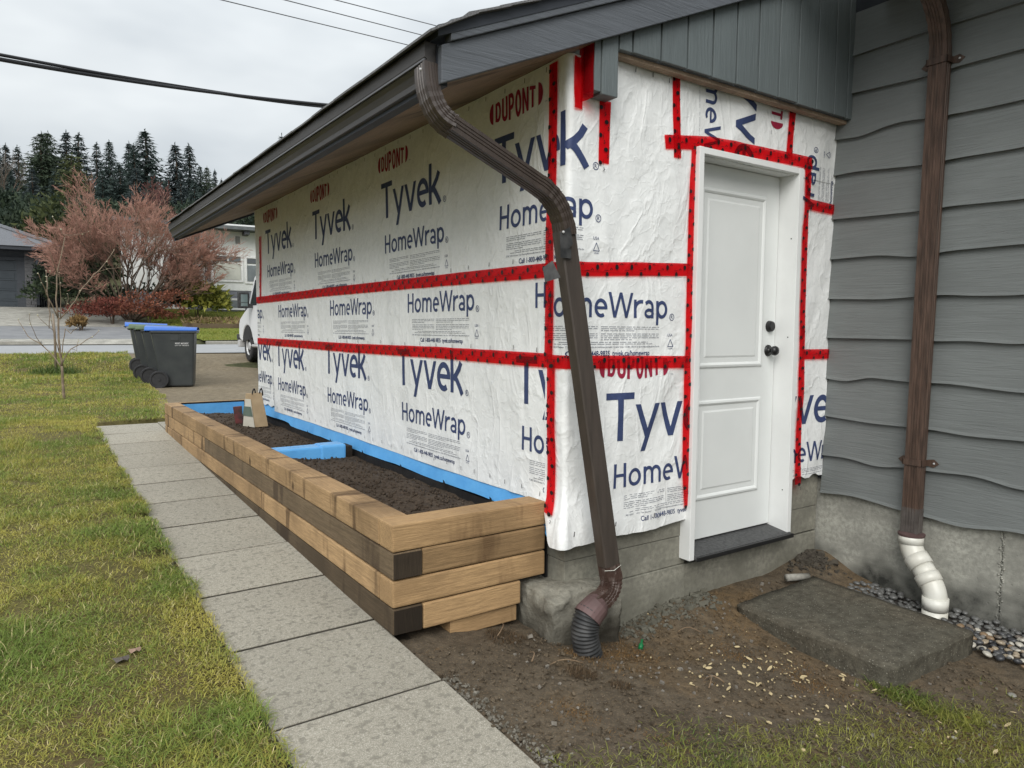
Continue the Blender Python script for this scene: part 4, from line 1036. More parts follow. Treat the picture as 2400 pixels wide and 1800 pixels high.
for z in (0.80, 2.905):
    b = MB(); y = wy(z)
    b.box(1.944, 1.949, y - 0.052, y + 0.052, z - 0.016, z + 0.016); b.box(1.944, 2.012, y - 0.053, y - 0.0485, z - 0.016, z + 0.016); b.box(1.944, 2.012, y + 0.0485, y + 0.053, z - 0.016, z + 0.016)
    for sg in (-1, 1):
        b.prism([(2.008, y + sg * 0.050, z - 0.017), (2.008, y + sg * 0.082, z - 0.022), (2.008, y + sg * 0.108, z), (2.008, y + sg * 0.082, z + 0.022), (2.008, y + sg * 0.050, z + 0.017)], (0.003, 0, 0))
    s_ = part('strap', b, M['brownw'], dh)
    b = MB(); b.lathe((2.007, y - 0.083, z), (-1, 0, 0), [(0, 0.006), (0.004, 0.005), (0.006, 0)], 8); part('screw', b, plain('screw_zinc', (0.5, 0.5, 0.5), rough=0.25, spec=0.8), s_)
pv = thing('drain_pipe', 'white plastic elbow drain pipe standing in river pebbles by the house', 'pipe', (1.93, -0.73, 0.02))
b = MB(); b.lathe((1.965, -0.577, 0.396), (0, 0, 1), [(0, 0.0), (0.0, 0.066), (0.012, 0.068), (0.016, 0.03), (0.016, 0.0)], 24); part('adapter_cap', b, M['mauve'], pv)
def pipe(name, pts, r, n=24): b = MB(); b.tube(pts, r, n); return part(name, b, M['pvc'], pv, smooth=False)
def pipes(name, pts, r): o = pipe(name, pts, r); o.data.polygons.foreach_set('use_smooth', [len(p.vertices) == 4 for p in o.data.polygons]); return o
pipes('pipe_socket', [(1.962, -0.578, 0.40), (1.958, -0.580, 0.352)], 0.062)
pipes('upper_bend', arc((1.958, -0.580, 0.36), (1.952, -0.586, 0.318), (1.944, -0.622, 0.283), 8), 0.057)
pipes('pipe_socket', [(1.947, -0.612, 0.292), (1.935, -0.655, 0.248)], 0.063)
pipes('straight_pipe', [(1.936, -0.652, 0.25), (1.922, -0.695, 0.205)], 0.056)
pipes('pipe_socket', [(1.925, -0.683, 0.216), (1.914, -0.716, 0.176)], 0.063)
pipes('lower_bend', arc((1.916, -0.712, 0.182), (1.905, -0.742, 0.148), (1.905, -0.744, 0.095), 8), 0.057)
pipes('pipe_socket', [(1.905, -0.744, 0.115), (1.905, -0.744, 0.052)], 0.063)
pipes('ground_pipe', [(1.905, -0.744, 0.047), (1.905, -0.744, -0.05)], 0.061)

# ------------------------------------------------------------------ step slab, pebbles, rubble
bm = bmesh.new()
nx, ny = 34, 38
P = [(0.985, -0.20), (1.70, -0.17), (1.645, -1.045), (0.938, -1.018)]
b = MB()
def sl(u, v, z): 
    a = Vector(P[0]).lerp(Vector(P[1]), u); c = Vector(P[3]).lerp(Vector(P[2]), u); q = a.lerp(c, v); return Vector((q.x, q.y, z))
bm = bmesh.new(); bmesh.ops.create_cube(bm, size=1.0)
for v in bm.verts:
    v.co = sl(v.co.x + 0.5, 0.5 - v.co.y, 0.102 if v.co.z > 0 else -0.06)
bmesh.ops.bevel(bm, geom=list(bm.edges), offset=0.008, segments=2, affect='EDGES')
bmesh.ops.subdivide_edges(bm, edges=[e for e in bm.edges if e.calc_length() > 0.1], cuts=14, use_grid_fill=True)
for v in bm.verts: v.co += noise.noise_vector(v.co * 9) * 0.006 + noise.noise_vector(v.co * 45) * 0.003
me = bpy.data.meshes.new('step_slab'); bm.to_mesh(me); bm.free()
tag(put('step_slab', me, M['slab'], None, True), 'wet dark concrete slab lying on the dirt below the white door', 'concrete slab')
bed = MB()
bed.grid(lambda x, y: (x, y, 0.012 + 0.03 * sm((y + 0.55) / 0.4) - 0.03 * sm((-y - 1.1) / 1.5) - 0.06 * sm((1.80 - x) / 0.15) * sm((-y - 1.0) / 0.1)), [1.60 + 0.03 * i for i in range(16)], [-2.6 + 0.05 * i for i in range(50)])
pebbed = tag(put('gravel_bed', bed.mesh('gravel_bed'), plain('wet_gravel', (0.03, 0.027, 0.024), (0.06, 0.055, 0.05), 0.7, 30, 0.006, 50), None, True), kind='structure')
pcols = [(0.075, 0.075, 0.078), (0.13, 0.13, 0.125), (0.20, 0.19, 0.175), (0.34, 0.28, 0.20), (0.25, 0.17, 0.10), (0.52, 0.49, 0.42), (0.05, 0.051, 0.055), (0.17, 0.145, 0.12)]
pm = []
for i, c in enumerate(pcols):
    bm = bmesh.new(); bmesh.ops.create_icosphere(bm, subdivisions=2, radius=1.0)
    sx_, sy_ = random.uniform(0.7, 0.9), random.uniform(0.42, 0.6)
    for v in bm.verts:
        n_ = v.co.copy(); v.co = Vector((v.co.x, v.co.y * sx_, v.co.z * sy_)) * (1 + 0.12 * noise.noise(n_ * 1.3 + Vector((i * 7, 0, 0))))
    me = bpy.data.meshes.new('pebble'); bm.to_mesh(me); bm.free()
    me.polygons.foreach_set('use_smooth', [True] * len(me.polygons))
    me.materials.append(plain('pebble_stone', c, tuple(x * 0.7 for x in c), 0.35, 3, spec=0.5)); pm.append(me)
def inslab(x, y): return x < 1.70 + (y + 0.17) * 0.06 and y > -1.05
spots = []
for tries in range(20000):
    if len(spots) >= 460: break
    y = -0.28 - 1.5 * random.random() ** 1.25; x = random.uniform(1.66, 2.04) if y > -1.05 else random.uniform(1.62 + 0.12 * sm((-y - 1.3) / 0.4), 2.04)
    if inslab(x - 0.012, y): continue
    r = random.uniform(0.013, 0.024)
    if any((x - a) ** 2 + (y - c) ** 2 < (0.72 * (r + q)) ** 2 for a, c, q in spots): continue
    if (x - 1.905) ** 2 + (y + 0.744) ** 2 < (0.06 + r) ** 2: continue
    spots.append((x, y, r))
spots.sort(key=lambda s: (s[0] + 2) ** 2 + (s[1] + 2.5) ** 2)
far = MB()
for i, (x, y, r) in enumerate(spots):
    me = random.choice(pm) if random.random() > 0.14 else pm[6]
    z = 0.012 + 0.03 * sm((y + 0.55) / 0.4) - 0.03 * sm((-y - 1.1) / 1.5) + r * 0.42 + (0.012 if random.random() < 0.2 else 0)
    if i < 290:
        o = bpy.data.objects.new('pebble', me); COL.objects.link(o); o.parent = pebbed
        o.location = (x, y, z); o.rotation_euler = (random.uniform(-.35, .35), random.uniform(-.35, .35), random.uniform(0, 6.3)); o.scale = (r, r, r)
    else:
        mt = Matrix.Translation((x, y, z)) @ Matrix.Rotation(random.uniform(0, 6.3), 4, 'Z') @ Matrix.Scale(r, 4)
        far.add([mt @ v.co for v in me.vertices], [tuple(p.vertices) for p in me.polygons])
if far.v: put('pebble_fill', far.mesh('pebble_fill'), pm[1].materials[0], pebbed, True, kind='stuff')
# broken mortar and clods by the garage foot
def clods(name, n, fx, rr, mat):
    b = MB()
    for i in range(n):
        x, y, z = fx(); r = random.uniform(*rr) * (1.8 if random.random() < 0.08 else 1)
        rot = Matrix.Rotation(random.random() * 6, 3, Vector((random.random(), random.random(), 1)).normalized())
        q = [Vector((sx_ * random.uniform(.6, 1.1), sy_ * random.uniform(.6, 1.1), sz_ * random.uniform(.4, .8))) * r for sx_ in (-1, 1) for sy_ in (-1, 1) for sz_ in (-1, 1)]
        c = Vector((x, y, z + r * 0.25))
        b.add([c + rot @ v for v in q], [(0,1,3,2),(4,6,7,5),(0,4,5,1),(2,3,7,6),(0,2,6,4),(1,5,7,3)])
    return tag(put(name, b.mesh(name), mat, None), kind='stuff')
def f1():
    x = random.uniform(0.3, 1.0); y = 0.03 - abs(random.gauss(0, 0.09)); return x, y, zdirt(x, y)
clods('mortar_crumbs', 420, f1, (0.003, 0.012), plain('grey_mortar', (0.13, 0.125, 0.10), (0.09, 0.085, 0.065), 0.95, 20))
def f2():
    x = 2.0 - abs(random.gauss(0, 0.14)); y = 0.02 - abs(random.gauss(0, 0.09)); return x, y, zdirt(x, y) + 0.004
clods('corner_rubble', 220, f2, (0.004, 0.013), plain('dark_rubble', (0.075, 0.065, 0.05), (0.045, 0.038, 0.03), 0.95, 20))
def f3():
    x = random.uniform(-0.8, 1.5); y = random.uniform(-2.2, 0.0); return x, y, zdirt(x, y) + 0.004
clods('grit_stones', 420, f3, (0.002, 0.0065), plain('pale_grit', (0.22, 0.20, 0.17), (0.13, 0.115, 0.095), 0.8, 30))
clods('dirt_crumbs', 6000, f3, (0.0015, 0.006), M['dirt'])
def f4():
    x = -0.775 + abs(random.gauss(0, 0.035)); y = random.uniform(-2.4, -0.25); return x, y, zdirt(x, y) + 0.006
clods('edge_gravel', 900, f4, (0.002, 0.005), plain('edge_grit', (0.19, 0.175, 0.145), (0.09, 0.08, 0.06), 0.9, 60))
b = MB(); b.tube([(1.50, -0.135, 0.118), (1.66, -0.165, 0.102)], 0.020, 10)
tag(put('buried_pipe', b.mesh('buried_pipe'), M['kerb'], None, True), 'short pale dirty pipe end half buried behind the concrete slab', 'pipe')
# wood chips
chipm = plain('pale_wood_chip', (0.56, 0.46, 0.27), (0.42, 0.33, 0.18), 0.8, 40)
chipme = []
for i in range(5):
    b = MB(); L, w_ = random.uniform(0.9, 1.3), random.uniform(0.35, 0.55)
    pr_ = [(-L, 0), (-L * 0.5, -w_), (L * 0.4, -w_ * 0.8), (L, 0.1), (L * 0.5, w_), (-L * 0.4, w_ * 0.7)]
    b.prism([(x, y, 0.05 * math.sin(x * 3 + i)) for x, y in pr_], (0, 0, 0.18)); me = b.mesh('wood_chip'); me.materials.append(chipm); chipme.append(me)
for i in range(62):
    if i < 38: x, y = random.gauss(0.55, 0.17), random.gauss(-0.62, 0.16) - 0.1 * random.random()
    elif i < 50: x, y = random.gauss(0.30, 0.22), random.gauss(-0.72, 0.25)
    else: x, y = random.uniform(0.45, 1.2), random.uniform(-1.65, -1.25)
    if x > 0.92 and y > -1.02: continue
    o = bpy.data.objects.new('wood_chip', random.choice(chipme)); COL.objects.link(o)
    o.location = (x, y, zdirt(x, y) + 0.012); r = random.uniform(0.006, 0.0155); o.scale = (r, r, r)
    o.rotation_euler = (random.uniform(-.4, .4), random.uniform(-.4, .4), random.uniform(0, 6.3))
    tag(o, 'small pale wood chip lying on the bare dirt near the step', 'wood chip', 'wood chips strewn on the dirt')
def shav():
    x, y = (random.gauss(0.55, 0.2), random.gauss(-0.66, 0.2)) if random.random() < 0.75 else (random.uniform(-0.2, 1.0), random.uniform(-1.4, -0.3))
    return x, y, zdirt(x, y) + 0.008
clods('wood_shavings', 130, shav, (0.0015, 0.0042), chipm)
twm = plain('dry_twig', (0.24, 0.17, 0.105), (0.15, 0.10, 0.06), 0.8, 20)
for (x, y, a, L), lb in zip([(-0.17, -0.35, 2.9, 0.17), (-0.36, 0.0, 0.9, 0.13), (0.18, -0.70, 0.9, 0.11), (0.30, -0.68, 2.6, 0.09), (0.62, -0.28, 2.7, 0.12), (-0.38, -0.28, 1.2, 0.07)],
        ['curved pale twig beside the dug hole in the dirt', 'dry twig leaning up by the timber planter end', 'bent brown twig on the dirt between pale chips', 'short straight twig on the dirt left of the wood chips', 'thin dark twig on the dirt left of the concrete slab', 'tiny twig on the dirt between paver path and hole']):
    pts = [(x + L * t * math.cos(a) + 0.02 * math.sin(t * 3) * math.sin(a), y + L * t * math.sin(a) - 0.02 * math.sin(t * 3) * math.cos(a), zdirt(x, y) + 0.012 + 0.02 * math.sin(t * 3)) for t in (0, .2, .4, .6, .8, 1)]
    b = MB(); b.tube(pts, [0.003, 0.0028, 0.0026, 0.0022, 0.0016, 0.0008], 5); tag(put('twig', b.mesh('twig'), twm, None, True), lb, 'twig')
b = MB(); b.lathe((0.255, -0.245, zdirt(0.255, -0.245) + 0.006), (0.5, 0.3, 0.6), [(0, 0.0), (0, 0.011), (0.022, 0.011), (0.026, 0.006), (0.045, 0.006), (0.045, 0)], 12)
tag(put('bottle_cap', b.mesh('bottle_cap'), plain('green_plastic', (0.01, 0.16, 0.05), rough=0.3), None, True), 'small green plastic cap lying on the dirt by the downspout', 'plastic cap')
for (x, y, r, c, lb) in ((0.98, -1.30, 0.017, (0.30, 0.085, 0.03), 'flat orange pebble on the dirt at the grass edge'), (1.33, -1.32, 0.02, (0.26, 0.25, 0.22), 'flat grey pebble alone on the bare dirt'), (0.78, -1.34, 0.012, (0.40, 0.38, 0.35), 'small pale pebble lying in the thin grass')):
    o = bpy.data.objects.new('stone', pm[0].copy()); o.data.materials[0] = plain('loose_stone', c, rough=0.5); COL.objects.link(o)
    o.location = (x, y, zdirt(x, y) + r * 0.3); o.scale = (r, r, r * 0.7); o.rotation_euler = (0, 0, 0.5); tag(o, lb, 'pebble')

# ------------------------------------------------------------------ paper bag and packets in the planter
bg = thing('paper_bag', 'tall brown paper bag with dark twisted handles standing on the planter soil', 'paper bag', (-0.24, 4.36, 0.59))
kraft = plain('kraft_paper', (0.36, 0.27, 0.165), (0.30, 0.22, 0.13), 0.8, 12, 0.004, 20); pale = plain('printed_paper_front', (0.55, 0.53, 0.46), (0.48, 0.45, 0.38), 0.7, 6)
b = MB(); z0 = 0.585
lo = [(-0.265, 4.27), (-0.150, 4.25), (-0.120, 4.41), (-0.330, 4.43)]; hi = [(-0.285, 4.31), (-0.185, 4.31), (-0.175, 4.37), (-0.315, 4.38)]
b.hexa([(x, y, z0) for x, y in lo] + [(x, y, z0 + 0.315) for x, y in hi]); part('bag_body', b, kraft, bg, bevel=0.004, warp=0.006, sub=3)
b = MB(); b.add([(-0.3335, 4.428, z0 + 0.0), (-0.268, 4.264, z0 + 0.0), (-0.289, 4.304, z0 + 0.26), (-0.321, 4.378, z0 + 0.26)], [(0, 1, 2, 3)]); part('printed_front', b, pale, bg)
b = MB(); b.add([(-0.333, 4.418, z0 + 0.10), (-0.2785, 4.278, z0 + 0.10), (-0.287, 4.298, z0 + 0.19), (-0.327, 4.390, z0 + 0.19)], [(0, 1, 2, 3)]); o = part('green_print', b, plain('grey_green_print', (0.12, 0.16, 0.13)), bg); o.location.x = -0.004
for dx in (-0.03, 0.035):
    b = MB(); b.tube(arc((-0.245 + dx, 4.315, z0 + 0.29), (-0.225 + dx, 4.30, z0 + 0.42), (-0.205 + dx, 4.335, z0 + 0.29), 10), 0.006, 6); part('handle', b, M['blackp'], bg, smooth=True)
b = MB(); b.hexa([(-0.385, 4.50, 0.60), (-0.325, 4.44, 0.60), (-0.315, 4.47, 0.60), (-0.37, 4.53, 0.60), (-0.40, 4.52, 0.76), (-0.335, 4.46, 0.77), (-0.325, 4.48, 0.77), (-0.39, 4.54, 0.76)])
tag(put('seed_packet', b.mesh('seed_packet', bevel=0.006, warp=0.004, sub=1), plain('dark_red_packet', (0.12, 0.03, 0.03), (0.03, 0.02, 0.018), 0.5, 14), None), 'dark red printed packet leaning beside the brown paper bag', 'packet')

# ------------------------------------------------------------------ wheeled bins
binm = plain('charcoal_bin_plastic', (0.030, 0.034, 0.036), (0.042, 0.047, 0.047), 0.45, 5, spec=0.4)
bing = plain('algae_bin_edge', (0.12, 0.125, 0.085), (0.19, 0.19, 0.15), 0.6, 9, 0, 60, (3, 3, 0.6))
lidb = plain('blue_lid', (0.022, 0.10, 0.40), (0.035, 0.135, 0.46), 0.35, 4, spec=0.5); lidg = plain('green_lid', (0.085, 0.125, 0.065), (0.055, 0.085, 0.045), 0.5, 6)
tyre = plain('black_wheel', (0.018, 0.018, 0.02), (0.03, 0.03, 0.032), 0.6, 10)
def make_bin(text):
    t = thing('wheelie_bin', None, 'wheeled bin')
    b = MB()      # body: tapered, wheels at -x, broad side at -y
    lo = [(-0.20, -0.225), (0.30, -0.225), (0.30, 0.225), (-0.20, 0.225)]; hi = [(-0.325, -0.275), (0.345, -0.275), (0.345, 0.275), (-0.325, 0.275)]
    b.hexa([(x, y, 0.02) for x, y in lo] + [(x, y, 0.94) for x, y in hi])
    part('bin_body', b, binm, t, bevel=0.035, seg=3)
    b = MB(); b.hexa([(-0.2065, -0.180, 0.14), (-0.195, -0.180, 0.14), (-0.195, 0.180, 0.14), (-0.2215, 0.180, 0.14), (-0.334, -0.225, 0.93), (-0.318, -0.225, 0.93), (-0.318, 0.225, 0.93), (-0.334, 0.225, 0.93)])
    part('rear_panel', b, bing, t, bevel=0.004)
    b = MB(); b.box(-0.34, 0.375, -0.292, 0.292, 0.925, 0.965); part('rim', b, binm, t, bevel=0.012)
    b = MB(); b.box(-0.02, 0.10, -0.2745, -0.262, 0.80, 0.925); b.box(0.115, 0.125, -0.2755, -0.265, 0.82, 0.925); part('side_rib', b, binm, t, bevel=0.004)
    lid = MB()
    def lz_(x, y): return 0.975 + 0.075 * (1 - (y / 0.3) ** 2) ** 0.5 * (0.75 - 0.5 * x) * 1.0 + 0.012
    lid.grid(lambda x, y: (x, y, lz_(x, y) if abs(y) < 0.29 else 0.972), [-0.42, -0.38, -0.3, -0.2, -0.1, 0, 0.1, 0.2, 0.3, 0.36, 0.385], [-0.3, -0.295, -0.24, -0.16, -0.08, 0, 0.08, 0.16, 0.24, 0.295, 0.3])
    lid.box(-0.42, 0.385, -0.298, 0.298, 0.966, 0.985)
    part('lid', lid, lidb, t, smooth=False)
    b = MB(); b.tube([(-0.405, -0.27, 0.955), (-0.43, -0.24, 0.965), (-0.43, 0.24, 0.965), (-0.405, 0.27, 0.955)], 0.016, 8); part('handle', b, binm, t, smooth=True)
    for sg in (-1, 1):
        b = MB(); b.lathe((-0.215, sg * 0.255, 0.145), (0, sg, 0), [(0, 0.0), (0, 0.145), (0.012, 0.15), (0.045, 0.15), (0.055, 0.142), (0.055, 0.12), (0.042, 0.115), (0.042, 0.022), (0.055, 0.02), (0.055, 0)], 28)
        w_ = part('wheel', b, tyre, t)
    b = MB(); b.tube([(-0.215, -0.25, 0.145), (-0.215, 0.25, 0.145)], 0.012, 8); part('axle', b, M['knob'], t)
    if text:
        b = MB()
        for tx, x, z, w_, cap, wt in (('PORT MOODY', 0.045, 0.742, 0.205, 0.026, 0.012), ('CITY OF THE ARTS', 0.04, 0.712, 0.215, 0.0165, 0.004)):
            gm = glyphs(tx, wt); x0, x1, y0, y1 = bbox(gm); gm.verts.index_update()
            b.add([(x + (v.co.x - x0) / (x1 - x0) * w_, -0.2755 + 0.045 * (0.80 - z) * 1.06 + 0.001, z + v.co.y / CAPH * cap) for v in gm.verts], [tuple(v.index for v in f.verts) for f in gm.faces]); gm.free()
        part('lettering', b, plain('white_stamp', (0.7, 0.7, 0.7)), t)
    return t
def drop(t, u, v, w, rz):
    p = at(u, v, w); t.location = (p.x, p.y, zprof(w)); t.rotation_euler = (0, 0, rz)
bins = [make_bin(True)]
for k in range(3): bins.append(copy_tree(bins[0]))
for k, (bn, u, w, rz, lb, lid) in enumerate(zip(bins, (411, 386, 367, 349), (13.6, 14.55, 15.35, 17.3), (-15, -13, -13, -6),
        ('front wheeled bin with bright blue lid and white stamped lettering', 'wheeled bin with green lid right behind the front blue lidded bin', 'third wheeled bin of the row with worn green lid', 'rearmost wheeled bin with blue lid standing apart from the row'), (lidb, lidg, lidg, lidb))):
    drop(bn, u, 900, w, R(rz)); bn['label'] = lb; bn['group'] = 'wheeled bins lined up by the driveway'
    bn.location.z -= 0.005
    for ch in bn.children:
        if ch.name.startswith('lid'):
            if lid is lidg: ch.data = ch.data.copy(); ch.data.materials[0] = lidg
print('BINS', [tuple(round(c, 2) for c in b_.location) for b_ in bins])

# ------------------------------------------------------------------ parked van
vn = thing('van', 'white cargo van parked on the driveway, only its nose showing', 'van', (2.5, 13.0, 0.0))
vp = plain('white_van_paint', (0.76, 0.77, 0.78), (0.72, 0.73, 0.74), 0.25, 2, spec=0.6)
VX, VY, VZ = 2.46, 15.45, zprof(18.2)           # left side plane, front axle, ground
VZ = 0.70
def V(y, z): return (VX, VY + y, VZ + z)
prof = [(-5.0, 0.42), (-5.05, 1.0), (-4.95, 2.0), (-4.7, 2.12), (-1.1, 2.10), (-0.75, 2.0), (-0.12, 1.32), (0.25, 1.20), (0.66, 1.05), (0.78, 0.92), (0.80, 0.55), (0.56, 0.50)]
wa = [(0.52 * math.cos(a), 0.40 + 0.48 * math.sin(a)) for a in [R(d) for d in range(8, 173, 15)]]
prof += [(y, z) for y, z in wa] + [(-0.62, 0.42), (-2.9, 0.36)]
b = MB(); b.prism([V(y, z) for y, z in prof], (1.95, 0, 0)); 
part('van_body', b, vp, vn, bevel=0.05, seg=3)
b = MB(); b.prism([V(y, z) for y, z in wa], (0.3, 0, 0)); o = part('wheel_arch', b, M['black'], vn); o.location.x = 0.02
b = MB(); b.box(VX - 0.03, VX + 1.98, VY + 0.72, VY + 0.90, VZ + 0.52, VZ + 0.66); part('bumper_top', b, M['flex'], vn, bevel=0.02)
b = MB(); b.box(VX - 0.02, VX + 1.97, VY + 0.70, VY + 0.87, VZ + 0.34, VZ + 0.52); part('bumper', b, plain('chrome_bumper', (0.5, 0.5, 0.5), rough=0.3, spec=0.7), vn, bevel=0.025)
for yy in (0.0, -3.45):
    for xx, sg in ((VX + 0.05, -1), (VX + 1.9, 1)):
        c = Vector((xx, VY + yy, VZ + 0.375))
        b = MB(); b.lathe(c - Vector((sg * 0.2, 0, 0)), (sg, 0, 0), [(0, 0.2), (0, 0.35), (0.02, 0.372), (0.2, 0.372), (0.225, 0.35), (0.225, 0.235), (0.19, 0.225), (0.19, 0.0)], 36)
        w_ = part('wheel', b, tyre, vn)
        rim = MB(); rim.lathe(c + Vector((sg * 0.0, 0, 0)), (sg, 0, 0), [(0.0, 0.225), (0.015, 0.228), (0.02, 0.215), (-0.03, 0.19), (-0.035, 0.11), (0.01, 0.085), (0.015, 0.0)], 28)
        part('rim', rim, plain('silver_rim', (0.5, 0.5, 0.5), rough=0.3, spec=0.8), w_)
        hl = MB()
        for k in range(8):
            a = 2 * math.pi * k / 8; q = c + Vector((sg * 0.012 - 0.035 * sg, 0.15 * math.cos(a), 0.15 * math.sin(a))); hl.lathe(q, (sg, 0, 0), [(0, 0.03), (0.012, 0.03), (0.012, 0)], 10)
        part('rim_hole', hl, M['blackp'], w_)
b = MB(); b.box(VX - 0.34, VX - 0.08, VY - 0.62, VY - 0.52, VZ + 1.27, VZ + 1.66); mr_ = part('mirror', b, M['flex'], vn, bevel=0.04, seg=3)
b = MB(); b.box(VX - 0.275, VX - 0.125, VY - 0.624, VY - 0.621, VZ + 1.41, VZ + 1.59); b.box(VX - 0.275, VX - 0.125, VY - 0.624, VY - 0.621, VZ + 1.32, VZ + 1.395); part('mirror_glass', b, m_glass('mirror_glass', (0.10, 0.13, 0.13)), mr_)
b = MB(); b.box(VX - 0.11, VX + 0.02, VY - 0.60, VY - 0.54, VZ + 1.28, VZ + 1.38); part('mirror_arm', b, M['flex'], vn, bevel=0.01)
b = MB(); b.prism([(VX - 0.004, VY + y, VZ + z) for y, z in [(-1.5, 1.34), (-0.35, 1.34), (-0.85, 1.92), (-1.5, 1.95)]], (0.006, 0, 0)); part('side_window', b, m_glass('van_glass', (0.02, 0.025, 0.028)), vn)
b = MB(); b.hexa([(VX + 0.12, VY - 0.72, VZ + 1.985), (VX + 1.83, VY - 0.72, VZ + 1.985), (VX + 1.83, VY - 0.13, VZ + 1.36), (VX + 0.12, VY - 0.13, VZ + 1.36), (VX + 0.12, VY - 0.71, VZ + 2.0), (VX + 1.83, VY - 0.71, VZ + 2.0), (VX + 1.83, VY - 0.115, VZ + 1.375), (VX + 0.12, VY - 0.115, VZ + 1.375)]); part('windscreen', b, m_glass('van_glass', (0.02, 0.025, 0.028)), vn)
b = MB(); b.box(VX - 0.002, VX + 0.002, VY - 0.305, VY - 0.298, VZ + 0.55, VZ + 1.33); b.box(VX - 0.002, VX + 0.002, VY - 1.55, VY - 1.54, VZ + 0.5, VZ + 1.95); part('door_seam', b, M['flex'], vn)
for xx in (VX + 0.05, VX + 1.55):
    b = MB(); b.box(xx, xx + 0.35, VY + 0.77, VY + 0.815, VZ + 0.72, VZ + 0.92); part('headlight', b, plain('headlight_lens', (0.6, 0.62, 0.62), rough=0.1, spec=0.8), vn, bevel=0.01)
b = MB(); b.box(VX + 0.42, VX + 1.53, VY + 0.78, VY + 0.812, VZ + 0.70, VZ + 0.94); part('grille', b, M['flex'], vn, bevel=0.01)
b = MB(); b.tube([(VX - 0.06, VY - 0.75, VZ + 0.40), (VX - 0.06, VY - 2.9, VZ + 0.40)], 0.035, 10); part('side_step', b, plain('step_bar', (0.5, 0.5, 0.5), rough=0.3), vn)
# ------------------------------------------------------------------ houses across the street
def fq(w): return lambda q, z, dw=0.0: Vector((*xy(w + dw, q), z))
def quadbox(b, F, q0, q1, z0, z1, d0, d1):
    """box on a facade: q along, d depth (positive away from the street)"""
    P = lambda q, d, z: F(q, z, d)
    return b.hexa([P(q0, d0, z0), P(q1, d0, z0), P(q1, d1, z0), P(q0, d1, z0), P(q0, d0, z1), P(q1, d0, z1), P(q1, d1, z1), P(q0, d1, z1)])
def qz(u, v, w): p = at(u, v, w); return wq(p.x, p.y)[1], p.z
stucco = plain('white_stucco', (0.74, 0.75, 0.735), (0.68, 0.69, 0.67), 0.85, 3, 0.003, 40)
greyb = plain('grey_wood_band', (0.20, 0.205, 0.235), (0.17, 0.175, 0.205), 0.6, 3)
wfr = plain('white_window_frame', (0.80, 0.80, 0.79), rough=0.4)
gl1 = m_glass('house_glass', (0.10, 0.115, 0.12)); gl2 = m_glass('painted_pale_reflection', (0.33, 0.33, 0.29)); gl3 = m_glass('dark_glass', (0.05, 0.055, 0.06))  # the pale pane's reflection is painted into its base colour
shut = plain('dark_shutter_slats', (0.075, 0.08, 0.09), rough=0.6)
roofm = plain('dark_flat_roof', (0.085, 0.095, 0.10), (0.13, 0.14, 0.14), 0.8, 8)
WH = 36.4
F = fq(WH)
wh = thing('white_house', 'white stucco house across the street with slatted shutters and grey lower band', 'house', tuple(F(14, 2.2)))
qc, _ = qz(478, 700, WH)                      # the projecting wing's near corner
zt = qz(520, 541, WH)[1]; zb = qz(520, 680, WH)[1]; zb2 = qz(520, 728, WH)[1]
b = MB(); quadbox(b, F, qc, qc + 9, zb, zt + 0.35, 0.0, 7); part('wall', b, stucco, wh)
b = MB(); ql_ = qz(283, 600, WH + 1.6)[0]
b = MB(); quadbox(b, F, ql_, qc - 0.001, zb, zt + 0.28, 1.6, 7); part('wall', b, stucco, wh)
zm = (zb + zb2) / 2
for k, (z0, z1) in enumerate(((zb - 0.30, zb - 0.005), (zb - 0.62, zb - 0.31), (zb2 - 0.5, zb - 0.63))):
    b = MB(); quadbox(b, F, qc + 0.02, qc + 9, z0, z1, 0.03 - 0.02 * k * 0, 0.3); quadbox(b, F, ql_, qc + 0.02, z0, z1, 1.63, 1.9); part('band_board', b, greyb, wh)
b = MB(); quadbox(b, F, qc + 0.021, qc + 0.20, zb2 - 0.5, zb - 0.006, 0.31, 1.7); part('band_return', b, greyb, wh)
b = MB(); quadbox(b, F, qc - 1.0, qc + 10, zt + 0.0, zt + 0.16, -0.9, 7); part('roof', b, roofm, wh)
b = MB(); quadbox(b, F, ql_ - 0.3, qc - 1.1, zt + 0.281, zt + 0.44, 0.8, 7.6); rw = part('roof', b, roofm, wh)
qv, zv = qz(359, 513, WH + 3); b = MB(); quadbox(b, F, qv - 0.3, qv + 0.35, zt + 0.42, zt + 0.85, 2.5, 3.1); part('chimney', b, M['fasc'], rw, bevel=0.02)
b = MB(); quadbox(b, F, *(qz(568, 560, WH)[0], qz(580, 560, WH)[0]), zt - 0.18, zt - 0.02, -0.75, 0.0); part('roof_beam', b, shut, wh)
b = MB(); q0, z1 = qz(551.5, 554, WH); q1, z0 = qz(562.5, 572, WH); quadbox(b, F, q0, q1, z0, z1, -0.03, 0.0); part('wall_vent', b, plain('vent_grey', (0.28, 0.28, 0.27)), wh)
